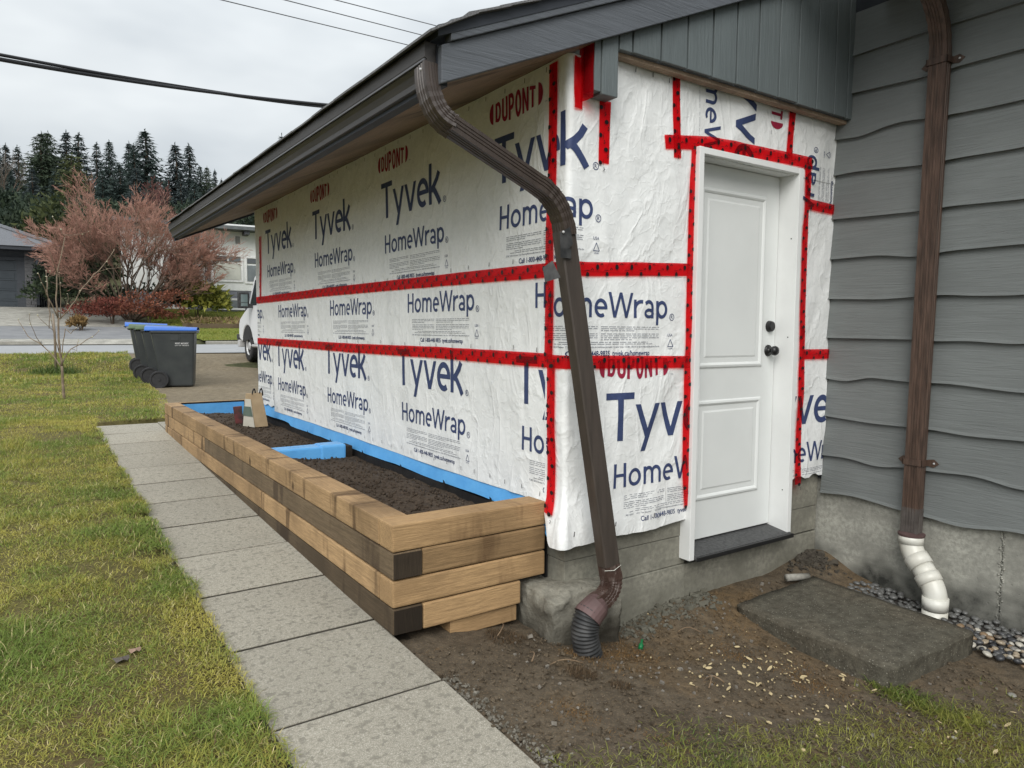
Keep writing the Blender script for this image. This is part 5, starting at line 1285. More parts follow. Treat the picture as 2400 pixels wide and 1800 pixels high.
def window(parent, F, q0, q1, z0, z1, panes, d=-0.05, fr=0.09):
    """panes: fractions (x0, x1, y0, y1, material) inside the frame"""
    b = MB(); quadbox(b, F, q0, q1, z0, z0 + fr, d, 0.02); quadbox(b, F, q0, q1, z1 - fr, z1, d, 0.02)
    quadbox(b, F, q0, q0 + fr, z0 + fr, z1 - fr, d, 0.02); quadbox(b, F, q1 - fr, q1, z0 + fr, z1 - fr, d, 0.02)
    quadbox(b, F, q0 + fr, q1 - fr, z0 + fr, z1 - fr, d + 0.055, d + 0.06)
    w = part('window', b, wfr, parent); iq, iz = q1 - q0 - 2 * fr, z1 - z0 - 2 * fr
    for x0, x1, y0, y1, gm in panes:
        p_ = MB(); quadbox(p_, F, q0 + fr + iq * x0, q0 + fr + iq * x1, z0 + fr + iz * y0, z0 + fr + iz * y1, d + 0.02, d + 0.05)
        part('pane', p_, gm, w)
    return w
q0, z1 = qz(495, 594, WH); q1, z0 = qz(570.5, 662, WH)
window(wh, F, q0, q1, z0, z1, [(0.02, 0.98, 0.02, 0.70, gl2), (0.02, 0.48, 0.78, 0.98, gl3), (0.55, 0.98, 0.78, 0.98, gl1)])
q2, _ = qz(572, 594, WH); q3, _ = qz(640, 594, WH)
window(wh, F, q2 + 0.02, q3, z0 - 0.05, z1 - 0.05, [(0.02, 0.98, 0.02, 0.70, gl1), (0.02, 0.48, 0.78, 0.98, gl3), (0.55, 0.98, 0.78, 0.98, gl1)])
q0, z1 = qz(497, 698, WH); q1, z0 = qz(574, 727, WH)
window(wh, F, q0, q1, z0, z1, [(0.02, 0.46, 0.05, 0.95, gl1), (0.54, 0.98, 0.05, 0.95, gl1)])
F2 = fq(WH + 1.6)
q0, z1 = qz(392, 596, WH + 1.6); q1, z0 = qz(432, 646, WH + 1.6)
window(wh, F2, q0, q1, z0, z1, [(0.04, 0.96, 0.03, 0.97, plain('painted_warm_reflection', (0.26, 0.19, 0.17), (0.18, 0.13, 0.11), 0.12, 2, spec=0.7))])  # brownish pane colour paints in a warm reflection
q0, z1 = qz(372, 698, WH + 1.6); q1, z0 = qz(440, 724, WH + 1.6)
window(wh, F2, q0, q1, z0, z1, [(0.02, 0.46, 0.05, 0.95, gl3), (0.54, 0.98, 0.05, 0.95, gl1)])
def shutter(F, u0, u1, v0, v1, w):
    q0, z1 = qz(u0, v0, w); q1, z0 = qz(u1, v1, w); n = 3; st = (q1 - q0) / n; par = None
    for k in range(n):
        b = MB(); quadbox(b, F, q0 + st * k + 0.02, q0 + st * (k + 1) - 0.03, z0, z1, -0.06, -0.015)
        if k < n - 1:
            for f in ((0.25 + 0.2 * k), (0.75 - 0.25 * k)): quadbox(b, F, q0 + st * (k + 1) - 0.04, q0 + st * (k + 1) + 0.03, z0 + (z1 - z0) * f - 0.05, z0 + (z1 - z0) * f + 0.05, -0.055, -0.02)
        par = part('shutter_slat', b, shut, wh)
shutter(F, 478.5, 495, 589, 661, WH); shutter(F2, 433.5, 450, 597, 647, WH + 1.6)
for dq in (6.5,):
    b = MB(); quadbox(b, F, qc + dq, qc + dq + 0.8, zb - 1.0, zt - 0.6, -0.03, 0.0); part('door', b, shut, wh)

# dark garage house on the left
WG = 37.0; FG = fq(WG)
gh = thing('grey_house', 'dark garage house with stone pier and charcoal sectional door across the street', 'house', tuple(FG(-11, 2.2)))
stone = plain('grey_stone_cladding', (0.15, 0.15, 0.155), (0.09, 0.09, 0.095), 0.85, 14, 0.02, 20, (1, 1, 3.5))
dkd = plain('charcoal_door', (0.036, 0.045, 0.054), (0.045, 0.055, 0.064), 0.45, 2)
qr, zg = qz(87.5, 731, WG); ql, ze = qz(56, 588, WG)
b = MB(); quadbox(b, FG, qr - 9, qr, zg - 0.2, ze, 0.30, 8); part('wall', b, plain('dark_grey_render', (0.085, 0.088, 0.095)), gh)
pier = MB(); quadbox(pier, FG, ql, qr, zg, ze, 0.0, 0.34); pr_ = part('stone_pier', pier, stone, gh)
for k in range(17):
    zz = zg + 0.16 + k * 0.158; c = ql + 0.0
    if zz + 0.15 > ze - 0.05: break
    while c < qr - 0.05:
        e = min(qr, c + random.uniform(0.16, 0.42)); b = MB(); dd = random.uniform(0.015, 0.05)
        quadbox(b, FG, c + 0.006, e - 0.006, zz, zz + 0.148, -dd, 0.01); part('stone', b, stone, pr_); c = e
b = MB(); quadbox(b, FG, ql - 0.05, qr + 0.04, zg, zg + 0.14, -0.06, 0.3); part('pier_plinth', b, M['kerb'], gh)
qdl = ql - 5.0
_, zd = qz(30, 610, WG)
b = MB(); quadbox(b, FG, qdl, ql - 0.002, zd, zd + 0.14, 0.03, 0.3); quadbox(b, FG, ql - 0.30, ql - 0.002, zg, zd - 0.002, 0.05, 0.3); quadbox(b, FG, qdl, ql, zd + 0.142, ze, 0.12, 0.31); part('door_surround', b, plain('door_surround_dark', (0.05, 0.056, 0.066)), gh)
gd = None
for k in range(5):
    h = (zd - zg) / 5; b = MB(); quadbox(b, FG, qdl, ql - 0.302, zg + h * k + 0.012, zg + h * (k + 1), 0.13, 0.2)
    o = part('door_panel', b, dkd, gh, bevel=0.006)
    for j in range(5):
        w_ = (ql - 0.302 - qdl) / 5; b = MB(); quadbox(b, FG, qdl + w_ * j + 0.08, qdl + w_ * (j + 1) - 0.08, zg + h * k + 0.10, zg + h * (k + 1) - 0.09, 0.118, 0.131)
        part('raised_field', b, dkd, o, bevel=0.004)
b = MB(); quadbox(b, FG, qr - 9.5, qr + 1.05, ze - 0.02, ze + 0.13, -0.75, 0.0); part('gutter', b, M['fasc'], gh)
zr = qz(30, 556, WG)[1]
b = MB()
A_ = [FG(qr - 9.6, ze + 0.132, -0.8), FG(qr + 1.15, ze + 0.132, -0.8), FG(qr + 1.15, ze + 0.132, 8.5), FG(qr - 9.6, ze + 0.132, 8.5)]
B_ = [FG(qr - 6.2, zr + 1.0, 3.6), FG(qr - 2.2, zr + 1.0, 3.6)]
b.add(A_ + B_, [(0, 1, 5, 4), (1, 2, 5), (2, 3, 4, 5), (3, 0, 4), (3, 2, 1, 0)]); rg = part('roof', b, plain('grey_shingle_roof', (0.155, 0.16, 0.175), (0.105, 0.11, 0.12), 0.9, 30, 0.01, 60), gh)
for a0, a1 in ((A_[1], B_[1]),):
    for k in range(16):
        t0, t1 = k / 16, (k + 0.93) / 16; p0 = a0.lerp(a1, t0); p1 = a0.lerp(a1, t1); b = MB()
        b.tube([p0 + Vector((0, 0, 0.02)), p1 + Vector((0, 0, 0.035))], [0.11, 0.11], 6); part('ridge_shingle', b, rg.data.materials[0], rg)
b = MB(); q0, z1 = qz(86, 603, WG); q1, z0 = qz(102.5, 624, WG); quadbox(b, FG, q0, q1, z0, z1, -0.45, -0.1); part('wall_lantern', b, M['fasc'], gh, bevel=0.02)
b = MB(); quadbox(b, FG, qr + 0.01, qr + 0.12, zg + 0.3, ze, -0.12, -0.02); part('downpipe', b, M['fasc'], gh)
fg = thing('fence_gate', 'tall black timber gate between the dark garage and the hedge', 'gate', tuple(FG(qr + 0.9, 2.2)))
q1, z1 = qz(137, 650, WG + 0.6)
for k in range(9):
    w_ = (q1 - qr) / 9; b = MB(); quadbox(b, FG, qr + 0.05 + w_ * k, qr + 0.03 + w_ * (k + 1), zg - 0.1, z1, 0.55, 0.6); part('gate_board', b, plain('black_boards', (0.012, 0.013, 0.018)) if k == 0 else bpy.data.materials['black_boards'], fg)
b = MB(); quadbox(b, FG, qr, q1 + 0.1, z1 + 0.004, z1 + 0.06, 0.5, 0.66); quadbox(b, FG, qr, q1 + 0.1, z1 + 0.55, z1 + 0.6, 0.5, 0.6)
for k in range(4): quadbox(b, FG, qr + 0.05 + k * 0.55, qr + 0.1 + k * 0.55, z1 + 0.06, z1 + 0.55, 0.53, 0.57)
part('trellis_top', b, bpy.data.materials['black_boards'], fg)

# hillside houses far behind
def hillhouse(u, v, w, wid, hgt, roofc, wallc, label):
    p = at(u, v, w); t = thing('hillside_house', label, 'house', tuple(p)); Fh = fq(w); q = wq(p.x, p.y)[1]; z = p.z
    wm = plain('hill_wall', wallc); rm_ = plain('hill_roof', roofc)
    b = MB(); quadbox(b, Fh, q - wid/2, q + wid/2, z - 4, z + hgt, 0, 8); part('wall', b, wm, t)
    b = MB(); A = [Fh(q - wid/2 - .6, z + hgt, -.8), Fh(q + wid/2 + .6, z + hgt, -.8), Fh(q + wid/2 + .6, z + hgt, 8.8), Fh(q - wid/2 - .6, z + hgt, 8.8), Fh(q - wid/2 + 1, z + hgt + 2.3, 4), Fh(q + wid/2 - 1, z + hgt + 2.3, 4)]
    b.add(A, [(0, 1, 5, 4), (1, 2, 5), (2, 3, 4, 5), (3, 0, 4), (3, 2, 1, 0)]); part('roof', b, rm_, t)
    g0 = q - wid * 0.08
    b = MB(); b.prism([Fh(g0 - 1.9, z + hgt - 0.5, -1.2), Fh(g0 + 1.9, z + hgt - 0.5, -1.2), Fh(g0 + 1.9, z + hgt + 0.3, -1.2), Fh(g0, z + hgt + 1.5, -1.2), Fh(g0 - 1.9, z + hgt + 0.3, -1.2)], ND * 3); part('gable', b, plain('hill_trim', (0.6, 0.62, 0.6)), t)
    for k in range(3): 
        b = MB(); c = q - wid * 0.3 + wid * 0.3 * k; quadbox(b, Fh, c - 0.7, c + 0.7, z + 0.9, z + 2.2, -0.05, 0.02); part('window', b, gl3, t)
    b = MB(); quadbox(b, Fh, q - wid/2 - 1, q + wid/2, z - 0.3, z - 0.1, -2.2, -0.01); quadbox(b, Fh, q - wid/2 - 1, q + wid/2, z + 0.7, z + 0.8, -2.2, -2.1)
    for k in range(5): c = q - wid/2 - 1 + (wid + 0.9) * k / 4; quadbox(b, Fh, c, c + 0.15, z - 4, z + 0.7, -2.2, -2.05)
    part('balcony', b, plain('hill_balcony', (0.45, 0.45, 0.42)), t)
hillhouse(40, 505, 150, 8.5, 3.4, (0.27, 0.17, 0.16), (0.40, 0.40, 0.41), 'distant hillside house with reddish roof, white gable and balcony')
hillhouse(122, 512, 140, 5.5, 2.6, (0.06, 0.065, 0.06), (0.42, 0.43, 0.36), 'distant pale low house half hidden among hillside trees')

# ------------------------------------------------------------------ trees and shrubs
def colmesh(name, V_, F_, Cc):
    me = bpy.data.meshes.new(name); V_ = np.asarray(V_, dtype=np.float32); n = len(V_); F_ = np.asarray(F_, dtype=np.int32)
    me.vertices.add(n); me.vertices.foreach_set('co', V_.ravel())
    k = F_.shape[1]; me.loops.add(F_.size); me.loops.foreach_set('vertex_index', F_.ravel())
    me.polygons.add(len(F_)); me.polygons.foreach_set('loop_start', np.arange(0, F_.size, k, dtype=np.int32))
    a = me.color_attributes.new('Col', 'FLOAT_COLOR', 'POINT')
    c4 = np.ones((n, 4), dtype=np.float32); c4[:, :3] = Cc; a.data.foreach_set('color', c4.ravel())
    me.update(calc_edges=True); return me
def tris(P, D, U, ln, wd, col):
    """leaf-like triangles: base P, direction D, side U"""
    P, D, U = map(np.asarray, (P, D, U)); n = len(P)
    ln = np.asarray(ln)[:, None]; wd = np.asarray(wd)[:, None]
    v = np.empty((n, 3, 3)); v[:, 0] = P - U * wd; v[:, 1] = P + U * wd; v[:, 2] = P + D * ln
    f = np.arange(n * 3).reshape(n, 3); c = np.repeat(np.asarray(col), 3, axis=0)
    return v.reshape(-1, 3), f, c
def unit(a): return a / np.maximum(np.linalg.norm(a, axis=1, keepdims=True), 1e-9)
def conifer(seed, h, r, c0, c1, droop=0.35, gap=0.12, levels=46, nb=9, top=0.75):
    rg_ = np.random.default_rng(seed); P, D, U, Ln, Wd, Cl = [], [], [], [], [], []
    ang0 = 0
    for i in range(levels):
        f = (i + rg_.random() * 0.7) / levels; zc = h * (0.07 + 0.93 * f)
        L = r * ((1 - f) ** top) * (0.75 + 0.4 * rg_.random()) * (1 if f > 0.1 else 0.7) + 0.12
        ang0 += 2.4
        for k in range(nb):
            if rg_.random() < gap: continue
            a = ang0 + 2 * np.pi * k / nb + rg_.normal(0, 0.25); Lk = L * (0.6 + 0.55 * rg_.random())
            d = np.array([np.cos(a), np.sin(a), 0.12 - droop * (0.4 + rg_.random() * 0.8)])
            m_ = max(3, int(Lk / (h * 0.016)))
            for j in range(m_):
                t = (j + 0.6) / m_; q = np.array([0, 0, zc]) + d * Lk * t + np.array([0, 0, Lk * 0.10 * t * t])
                for _ in range(2):
                    P.append(q + rg_.normal(0, 0.10, 3) * Lk * 0.25); dd = d * 0.8 + rg_.normal(0, 0.45, 3); dd[2] -= 0.35 + 0.2 * rg_.random(); D.append(dd)
                    U.append(rg_.normal(0, 1, 3)); s_ = h * 0.034 * (0.55 + 0.7 * rg_.random()) * (0.55 + 0.5 * (1 - f))
                    Ln.append(s_ * 1.5); Wd.append(s_ * 0.30)
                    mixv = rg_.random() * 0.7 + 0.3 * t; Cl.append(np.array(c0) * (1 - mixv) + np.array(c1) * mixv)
    for j in range(12):
        P.append([0, 0, h * (0.97 + 0.004 * j)]); D.append([rg_.normal(0, .3), rg_.normal(0, .3), 0.8]); U.append(rg_.normal(0, 1, 3)); Ln.append(h * 0.02); Wd.append(h * 0.004); Cl.append(c1)
    D, U = unit(np.array(D)), unit(np.array(U))
    return colmesh('crown', *tris(P, D, U, Ln, Wd, Cl))
def trunkmesh(h, r):
    b = MB(); b.tube([(0, 0, -0.6), (0, 0, h * 0.4), (0.01 * h, 0, h * 0.8), (0, 0, h)], [r, r * 0.7, r * 0.3, r * 0.05], 7); me = b.mesh('trunk'); me.materials.append(M['bark']); return me
def tree(name, label, cat, p, crown, trunk, sc=(1, 1, 1), rz=0.0, group=None):
    t = thing(name, label, cat, tuple(p), group); t.scale = sc; t.rotation_euler = (0, 0, rz)
    for nm, me in (('trunk', trunk), ('crown', crown)):
        if not me.materials: me.materials.append(M['leaf'])
        o = bpy.data.objects.new(nm, me); COL.objects.link(o); o.parent = t
    return t
G0, G1 = (0.024, 0.038, 0.038), (0.066, 0.094, 0.080)  # conifer greens lightened and blued, distance haze put into the colour
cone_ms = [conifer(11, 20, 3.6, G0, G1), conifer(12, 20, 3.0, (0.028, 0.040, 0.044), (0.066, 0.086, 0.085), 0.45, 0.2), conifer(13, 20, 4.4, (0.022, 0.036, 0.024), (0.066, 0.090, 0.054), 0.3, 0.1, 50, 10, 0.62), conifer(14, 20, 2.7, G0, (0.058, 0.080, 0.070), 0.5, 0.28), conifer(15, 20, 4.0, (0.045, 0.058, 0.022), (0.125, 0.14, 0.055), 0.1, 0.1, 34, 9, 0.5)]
trk = trunkmesh(20, 0.38)
# (u of the tip, v of the tip, distance, kind, width factor, label)
CT = [(-8, 338, 138, 0, 1.0, 'conifer cut by the left picture edge, above the hillside house'), (13, 338, 141, 1, 1.1, 'dark narrow conifer just right of the left picture edge'), (40, 343, 139, 3, 1.0, 'thin dark conifer left of the big broad one'),
      (97, 312, 137, 2, 1.15, 'broad twin topped green conifer, largest at left on the ridge'), (112, 311, 140, 2, 1.05, 'broad green conifer merging with the largest one'), (154, 308, 146, 1, 1.25, 'tall dark conifer with layered branches on the ridge'),
      (184, 314, 143, 3, 1.3, 'slim grey green conifer beside the tall dark one'), (168, 362, 118, 4, 1.25, 'yellow green bushy pine in front of the dark conifers'), (226, 336, 150, 3, 1.0, 'thin conifer standing in the gap at the ridge centre'),
      (256, 332, 146, 0, 1.0, 'dark conifer left of the tallest pair'), (302, 334, 142, 1, 1.0, 'dark conifer leaning against the tallest one'), (312, 340, 138, 0, 0.95, 'lower dark conifer inside the tallest clump'), (339, 308, 140, 0, 1.45, 'tallest conifer at the middle of the ridge with long layered boughs'),
      (410, 338, 141, 1, 1.35, 'open dark conifer left of the roof edge'), (442, 340, 146, 3, 1.25, 'pale tipped slim conifer near the roof edge'), (468, 390, 150, 0, 0.9, 'short conifer between the slim pair and the roof'), (485, 392, 147, 2, 0.8, 'round topped conifer close to the roof edge'), (503, 398, 152, 1, 0.8, 'small conifer touching the gutter outline'), (519, 420, 155, 3, 0.8, 'tiny conifer tip at the gutter edge'),
      (528, 423, 158, 3, 0.8, 'last tiny conifer tip before the gutter'),
      (66, 455, 92, 2, 0.75, 'dark green conifer in front of the distant hillside houses'), (22, 395, 128, 0, 1.1, 'dark conifer behind the hillside house roof'), (-30, 330, 140, 2, 1.0, 'conifer outside the left picture edge'),
      (-20, 420, 122, 0, 1.2, 'dark lower conifer at the left picture edge'), (75, 392, 124, 1, 1.2, 'dark conifer filling the gap left of the broad one'), (130, 395, 126, 0, 1.2, 'dark conifer below the broad twin topped one'), (205, 388, 128, 1, 1.2, 'dark conifer beside the yellow green pine'), (240, 400, 126, 0, 1.2, 'dark conifer low in the ridge gap'),
      (280, 385, 128, 0, 1.3, 'dark conifer below the tallest pair'), (318, 392, 124, 1, 1.3, 'dense dark conifer at the foot of the tallest one'), (358, 400, 130, 0, 1.2, 'dark conifer right below the tallest one'), (388, 428, 126, 0, 1.1, 'low dark conifer in the bright gap'), (425, 405, 128, 1, 1.2, 'dark conifer between the slim pair'), (455, 425, 126, 0, 1.2, 'low dark conifer near the roof edge'), (490, 440, 124, 1, 1.1, 'low dark conifer touching the roof edge'), (535, 455, 122, 0, 1.2, 'dark conifer hidden by the gutter'),
      (600, 480, 130, 1, 1.0, 'dark conifer seen under the eave behind the white house'), (560, 515, 120, 0, 1.0, 'conifer seen under the eave left of the garage corner'), (660, 318, 120, 3, 0.8, 'sparse conifer top peeking over the garage roof')]
for i, (u, v, w, k, wf, lb) in enumerate(CT):
    p = at(u, v, w); q = wq(p.x, p.y)[1]; x, y = xy(w, q); zg_ = zprof(w) - 1.0; s = (p.z - zg_) / 20.0
    s = max(s, 0.25); z_ = zg_
    if s > 1.25: s = 1.25; z_ = p.z - 25
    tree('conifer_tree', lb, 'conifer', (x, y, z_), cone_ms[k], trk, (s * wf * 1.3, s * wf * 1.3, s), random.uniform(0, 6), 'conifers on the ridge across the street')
# rounder green mass trees and hedge behind the street
def bush(seed, n, rad, c0, c1, size, up=0.3, lobes=7, hollow=0.55):
    rg_ = np.random.default_rng(seed); cs = rg_.normal(0, 0.42, (lobes, 3)); cs[:, 2] = np.abs(cs[:, 2]) * 0.8 + 0.25; rr = rg_.uniform(0.34, 0.62, lobes)
    k = rg_.integers(0, lobes, n); d = unit(rg_.normal(0, 1, (n, 3))); d[:, 2] = np.abs(d[:, 2]) * 0.9 - 0.1 * rg_.random(n)
    P = cs[k] + d * (rr[k] * (hollow + (1 - hollow) * rg_.random(n)))[:, None]
    P = P * np.array(rad); P[:, 2] = np.maximum(P[:, 2], 0.01)
    D = unit(d + rg_.normal(0, 0.7, (n, 3)) + np.array([0, 0, up])); U = unit(rg_.normal(0, 1, (n, 3)))
    mixv = rg_.random(n)[:, None] ** 1.3
    C_ = np.array(c0) * (1 - mixv) + np.array(c1) * mixv
    s_ = size * (0.6 + 0.8 * rg_.random(n))
    return colmesh('foliage', *tris(P, D, U, s_ * 1.3, s_ * 0.45, C_))
def shrub(name, label, cat, p, me, stems=6, h=0.6, group=None, mat=None):
    t = thing(name, label, cat, tuple(p), group)
    if not me.materials: me.materials.append(mat or M['leaf'])
    o = bpy.data.objects.new('foliage', me); COL.objects.link(o); o.parent = t
    b = MB()
    for k in range(stems):
        a = 2.4 * k; b.tube([(0.03 * math.cos(a), 0.03 * math.sin(a), -0.1), (0.12 * h * math.cos(a), 0.12 * h * math.sin(a), h * 0.5), (0.45 * h * math.cos(a), 0.45 * h * math.sin(a), h)], [0.02, 0.014, 0.006], 5)
    me2 = b.mesh('stem'); me2.materials.append(M['bark']); o = bpy.data.objects.new('stem', me2); COL.objects.link(o); o.parent = t
    return t
def gpos(u, w): p = at(u, 720, w); q = wq(p.x, p.y)[1]; return place(w, q, 0.0)
shrub('red_shrub', 'low shrub with rusty red leaves under the bare spreading tree', 'shrub', gpos(262, 32.5), bush(31, 2600, (1.55, 1.0, 0.95), (0.10, 0.026, 0.02), (0.30, 0.10, 0.07), 0.07, lobes=9))
shrub('red_shrub', 'rusty orange shrub nearer the white house wall', 'shrub', gpos(348, 32.3), bush(32, 3000, (1.5, 1.0, 1.15), (0.10, 0.035, 0.025), (0.34, 0.13, 0.075), 0.07, lobes=9))
shrub('evergreen_shrub', 'yellow green leafy rhododendron below the white house window', 'shrub', gpos(461, 34.3), bush(33, 1900, (1.6, 1.0, 1.45), (0.04, 0.06, 0.012), (0.52, 0.50, 0.11), 0.19, 0.15, 8))
shrub('evergreen_shrub', 'dark tall evergreen shrub left of the yellow green one', 'shrub', gpos(428, 35.0), bush(34, 1500, (1.15, 0.8, 1.75), (0.014, 0.024, 0.014), (0.05, 0.07, 0.045), 0.13, 0.5, 7))
shrub('dark_shrub', 'dark green shrub at the foot of the bare tree left side', 'shrub', gpos(212, 34.5), bush(35, 2600, (2.3, 1.2, 1.7), (0.012, 0.022, 0.012), (0.05, 0.07, 0.03), 0.12, lobes=9))
shrub('dark_shrub', 'dark green shrub beside the black gate', 'shrub', gpos(158, 36.5), bush(36, 2600, (1.6, 1.1, 1.9), (0.010, 0.018, 0.012), (0.035, 0.052, 0.03), 0.12, lobes=9))
shrub('cedar_hedge', 'olive green hedge tree behind the black gate', 'hedge', gpos(135, 42), bush(37, 5000, (2.6, 1.6, 3.9), (0.022, 0.034, 0.012), (0.09, 0.105, 0.038), 0.2, lobes=12), h=2.5)
for i, (u, w, sx_, sz_, lb) in enumerate(((15, 60, 5.0, 3.6, 'dark green tree mass above the dark garage roof'), (75, 66, 4.5, 3.9, 'dark green tree between garage roof and distant houses'), (-60, 58, 5.0, 4.0, 'dark tree left of the garage, mostly outside the picture'), (190, 62, 5.0, 4.3, 'green tree behind the bare spreading tree'), (300, 68, 5.5, 4.2, 'dark tree behind the middle of the bare spreading tree'), (400, 70, 5, 4.2, 'dark tree behind the white house roof'), (500, 78, 5, 4.4, 'dark tree under the conifer group by the roof edge'))):
    me = bush(50 + i, 9000, (sx_, 3.5, sz_), (0.014, 0.026, 0.017), (0.055, 0.076, 0.044), 0.24, 0.4, 12); shrub('round_tree', lb, 'tree', gpos(u, w), me, 5, 4.0, 'dark trees behind the houses')
for i, w in enumerate((84, 100, 116)):
    q_ = [(-50 + 9 * k + random.uniform(-3, 3)) for k in range(13)]
    V_, F_, C_ = [], [], []; n0 = 0
    for q in q_:
        me = bush(70 + i, 1500, (5.5, 3, 4.2), (0.014, 0.026, 0.019), (0.05, 0.072, 0.05), 0.5, 0.4, 10); x, y = xy(w, q + 20)
        co = np.empty(len(me.vertices) * 3, dtype=np.float32); me.vertices.foreach_get('co', co); V_.append(co.reshape(-1, 3) + np.array([x, y, zprof(w) - 0.5])); F_.append(np.arange(len(me.vertices)).reshape(-1, 3) + n0); n0 += len(me.vertices)
        ca = np.empty(len(me.vertices) * 4, dtype=np.float32); me.color_attributes['Col'].data.foreach_get('color', ca); C_.append(ca.reshape(-1, 4)[:, :3]); bpy.data.meshes.remove(me)
    o = put('hillside_undergrowth', colmesh('hillside_undergrowth', np.vstack(V_), np.vstack(F_), np.vstack(C_)), M['leaf']); o['kind'] = 'stuff'

def branchy(seed, stems, depth, L0, r0, spread, up, twig_r, c_old, c_tip, nb=(2, 4), shrink=0.68, bend=0.25, rmin=0.004, keep=None):
    """a leafless tree: returns trunk MB (old wood) and (V, F, C) of the fine twigs"""
    rg_ = random.Random(seed); old = MB(); seg = []
    def grow(p, d, L, r, lev):
        n = 4; pts = [p]; q = p.copy(); dd = d.copy()
        for k in range(n):
            dd = (dd + Vector((rg_.gauss(0, bend), rg_.gauss(0, bend), rg_.gauss(0, bend * 0.6) + up * 0.12)) * 0.35).normalized(); q = q + dd * (L / n); pts.append(q.copy())
        rs = [r * (1 - 0.42 * k / n) for k in range(n + 1)]
        if r > twig_r: old.tube(pts, rs, 6 if r > 0.03 else 4, False)
        else:
            for k in range(n):
                if keep is None or keep(pts[k]): seg.append((pts[k], pts[k + 1], rs[k], rs[k + 1], 1.0 - min(1, lev / depth) * 0.0, lev))
        if lev >= depth: return
        for k in range(rg_.randint(*nb)):
            t = rg_.uniform(0.35, 1.0) if k else 1.0; i = min(n - 1, int(t * n)); base = pts[i].lerp(pts[i + 1], t * n - i) if t < 1 else pts[-1]
            a = Vector((rg_.gauss(0, 1), rg_.gauss(0, 1), rg_.gauss(0, 0.7))); a = (a - dd * a.dot(dd)).normalized()
            nd = (dd + a * rg_.uniform(0.25, 0.75) * spread + Vector((0, 0, up * 0.25))).normalized()
            grow(base, nd, L * shrink * rg_.uniform(0.75, 1.2), max(rmin, r * 0.58), lev + 1)
    for (p, d, L, r) in stems: grow(Vector(p), Vector(d).normalized(), L * L0, r * r0, 0)
    V_, F_, C_ = [], [], []
    for a, b_, ra, rb_, _, lev in seg:
        d = (b_ - a).normalized(); s1 = d.cross(Vector((0.3, 0.5, 0.8))).normalized(); s2 = d.cross(s1); n0 = len(V_)
        for c, r in ((a, ra), (b_, rb_)):
            for k in range(3): g_ = 2.094 * k; V_.append(tuple(c + (s1 * math.cos(g_) + s2 * math.sin(g_)) * r))
        for k in range(3): F_.append((n0 + k, n0 + (k + 1) % 3, n0 + 3 + (k + 1) % 3, n0 + 3 + k))
        f = min(1.0, max(0.0, (lev - depth * 0.45) / (depth * 0.55))) * rg_.uniform(0.6, 1.1); C_ += [tuple(x + (y - x) * min(1, f) for x, y in zip(c_old, c_tip))] * 6
    return old, (V_, F_, C_)
def bare_tree(name, label, p, old, tw, barkm=None, extra=None):
    t = thing(name, label, 'tree', tuple(p))
    me = old.mesh('trunk'); me.materials.append(barkm or M['bark']); me.polygons.foreach_set('use_smooth', [True] * len(me.polygons)); o = bpy.data.objects.new('trunk', me); COL.objects.link(o); o.parent = t
    me = colmesh('crown', *tw); me.materials.append(M['leaf']); o = bpy.data.objects.new('crown', me); COL.objects.link(o); o.parent = t
    return t
stems = []
for k in range(15):
    a = -0.95 + 2.35 * k / 14 + random.uniform(-0.1, 0.1); dq = math.sin(a); f = random.uniform(-0.5, 0.5)
    d = TD * dq * 1.15 + ND * f * 0.8 + Vector((0, 0, 0.46 + 0.62 * math.cos(a)))
    stems.append(((TD * dq * 0.25 + ND * f * 0.2)[:], d[:], random.uniform(0.9, 1.15), random.uniform(0.8, 1.2)))
old, tw = branchy(5, stems, 6, 1.95, 0.055, 0.8, 0.16, 0.013, (0.20, 0.15, 0.10), (0.46, 0.245, 0.19), (3, 4), 0.66, 0.32, 0.0080, lambda p: p.z > 0.62 * max(0.0, abs(p.x) - 1.1) + 0.25 * max(0.0, -p.x - 1.5))
bare_tree('spreading_tree', 'wide leafless multi stemmed tree with reddish brown twigs across the street', gpos(305, 33.4) + Vector((0, 0, 0.05)), old, tw).scale = (0.88, 0.85, 1.0)
old, tw = branchy(8, [((0, 0, 0), (0.02, 0, 1), 1, 1), ((0.1, 0, 1.5), (0.3, 0.1, 1), 0.8, 0.7), ((-0.1, 0, 1.6), (-0.35, 0.1, 1), 0.8, 0.7)], 6, 2.6, 0.10, 0.8, 0.3, 0.02, (0.10, 0.06, 0.05), (0.17, 0.07, 0.06), (2, 4), 0.64, 0.3, 0.012)
bare_tree('bare_tree', 'dark reddish bare tree rising behind the spreading tree', gpos(372, 46), old, tw)
for i, u in enumerate((8, 30)):
    old, tw = branchy(20 + i, [((0, 0, 0), (0.03, 0, 1), 1, 1)], 6, 3.2, 0.13, 0.7, 0.35, 0.02, (0.16, 0.14, 0.12), (0.2, 0.17, 0.14), (2, 3), 0.7, 0.25, 0.012)
    bare_tree('bare_tree', ('pale grey bare tree at the left picture edge on the hillside', 'thin grey bare tree in front of the hillside house')[i], gpos(u, 118), old, tw)
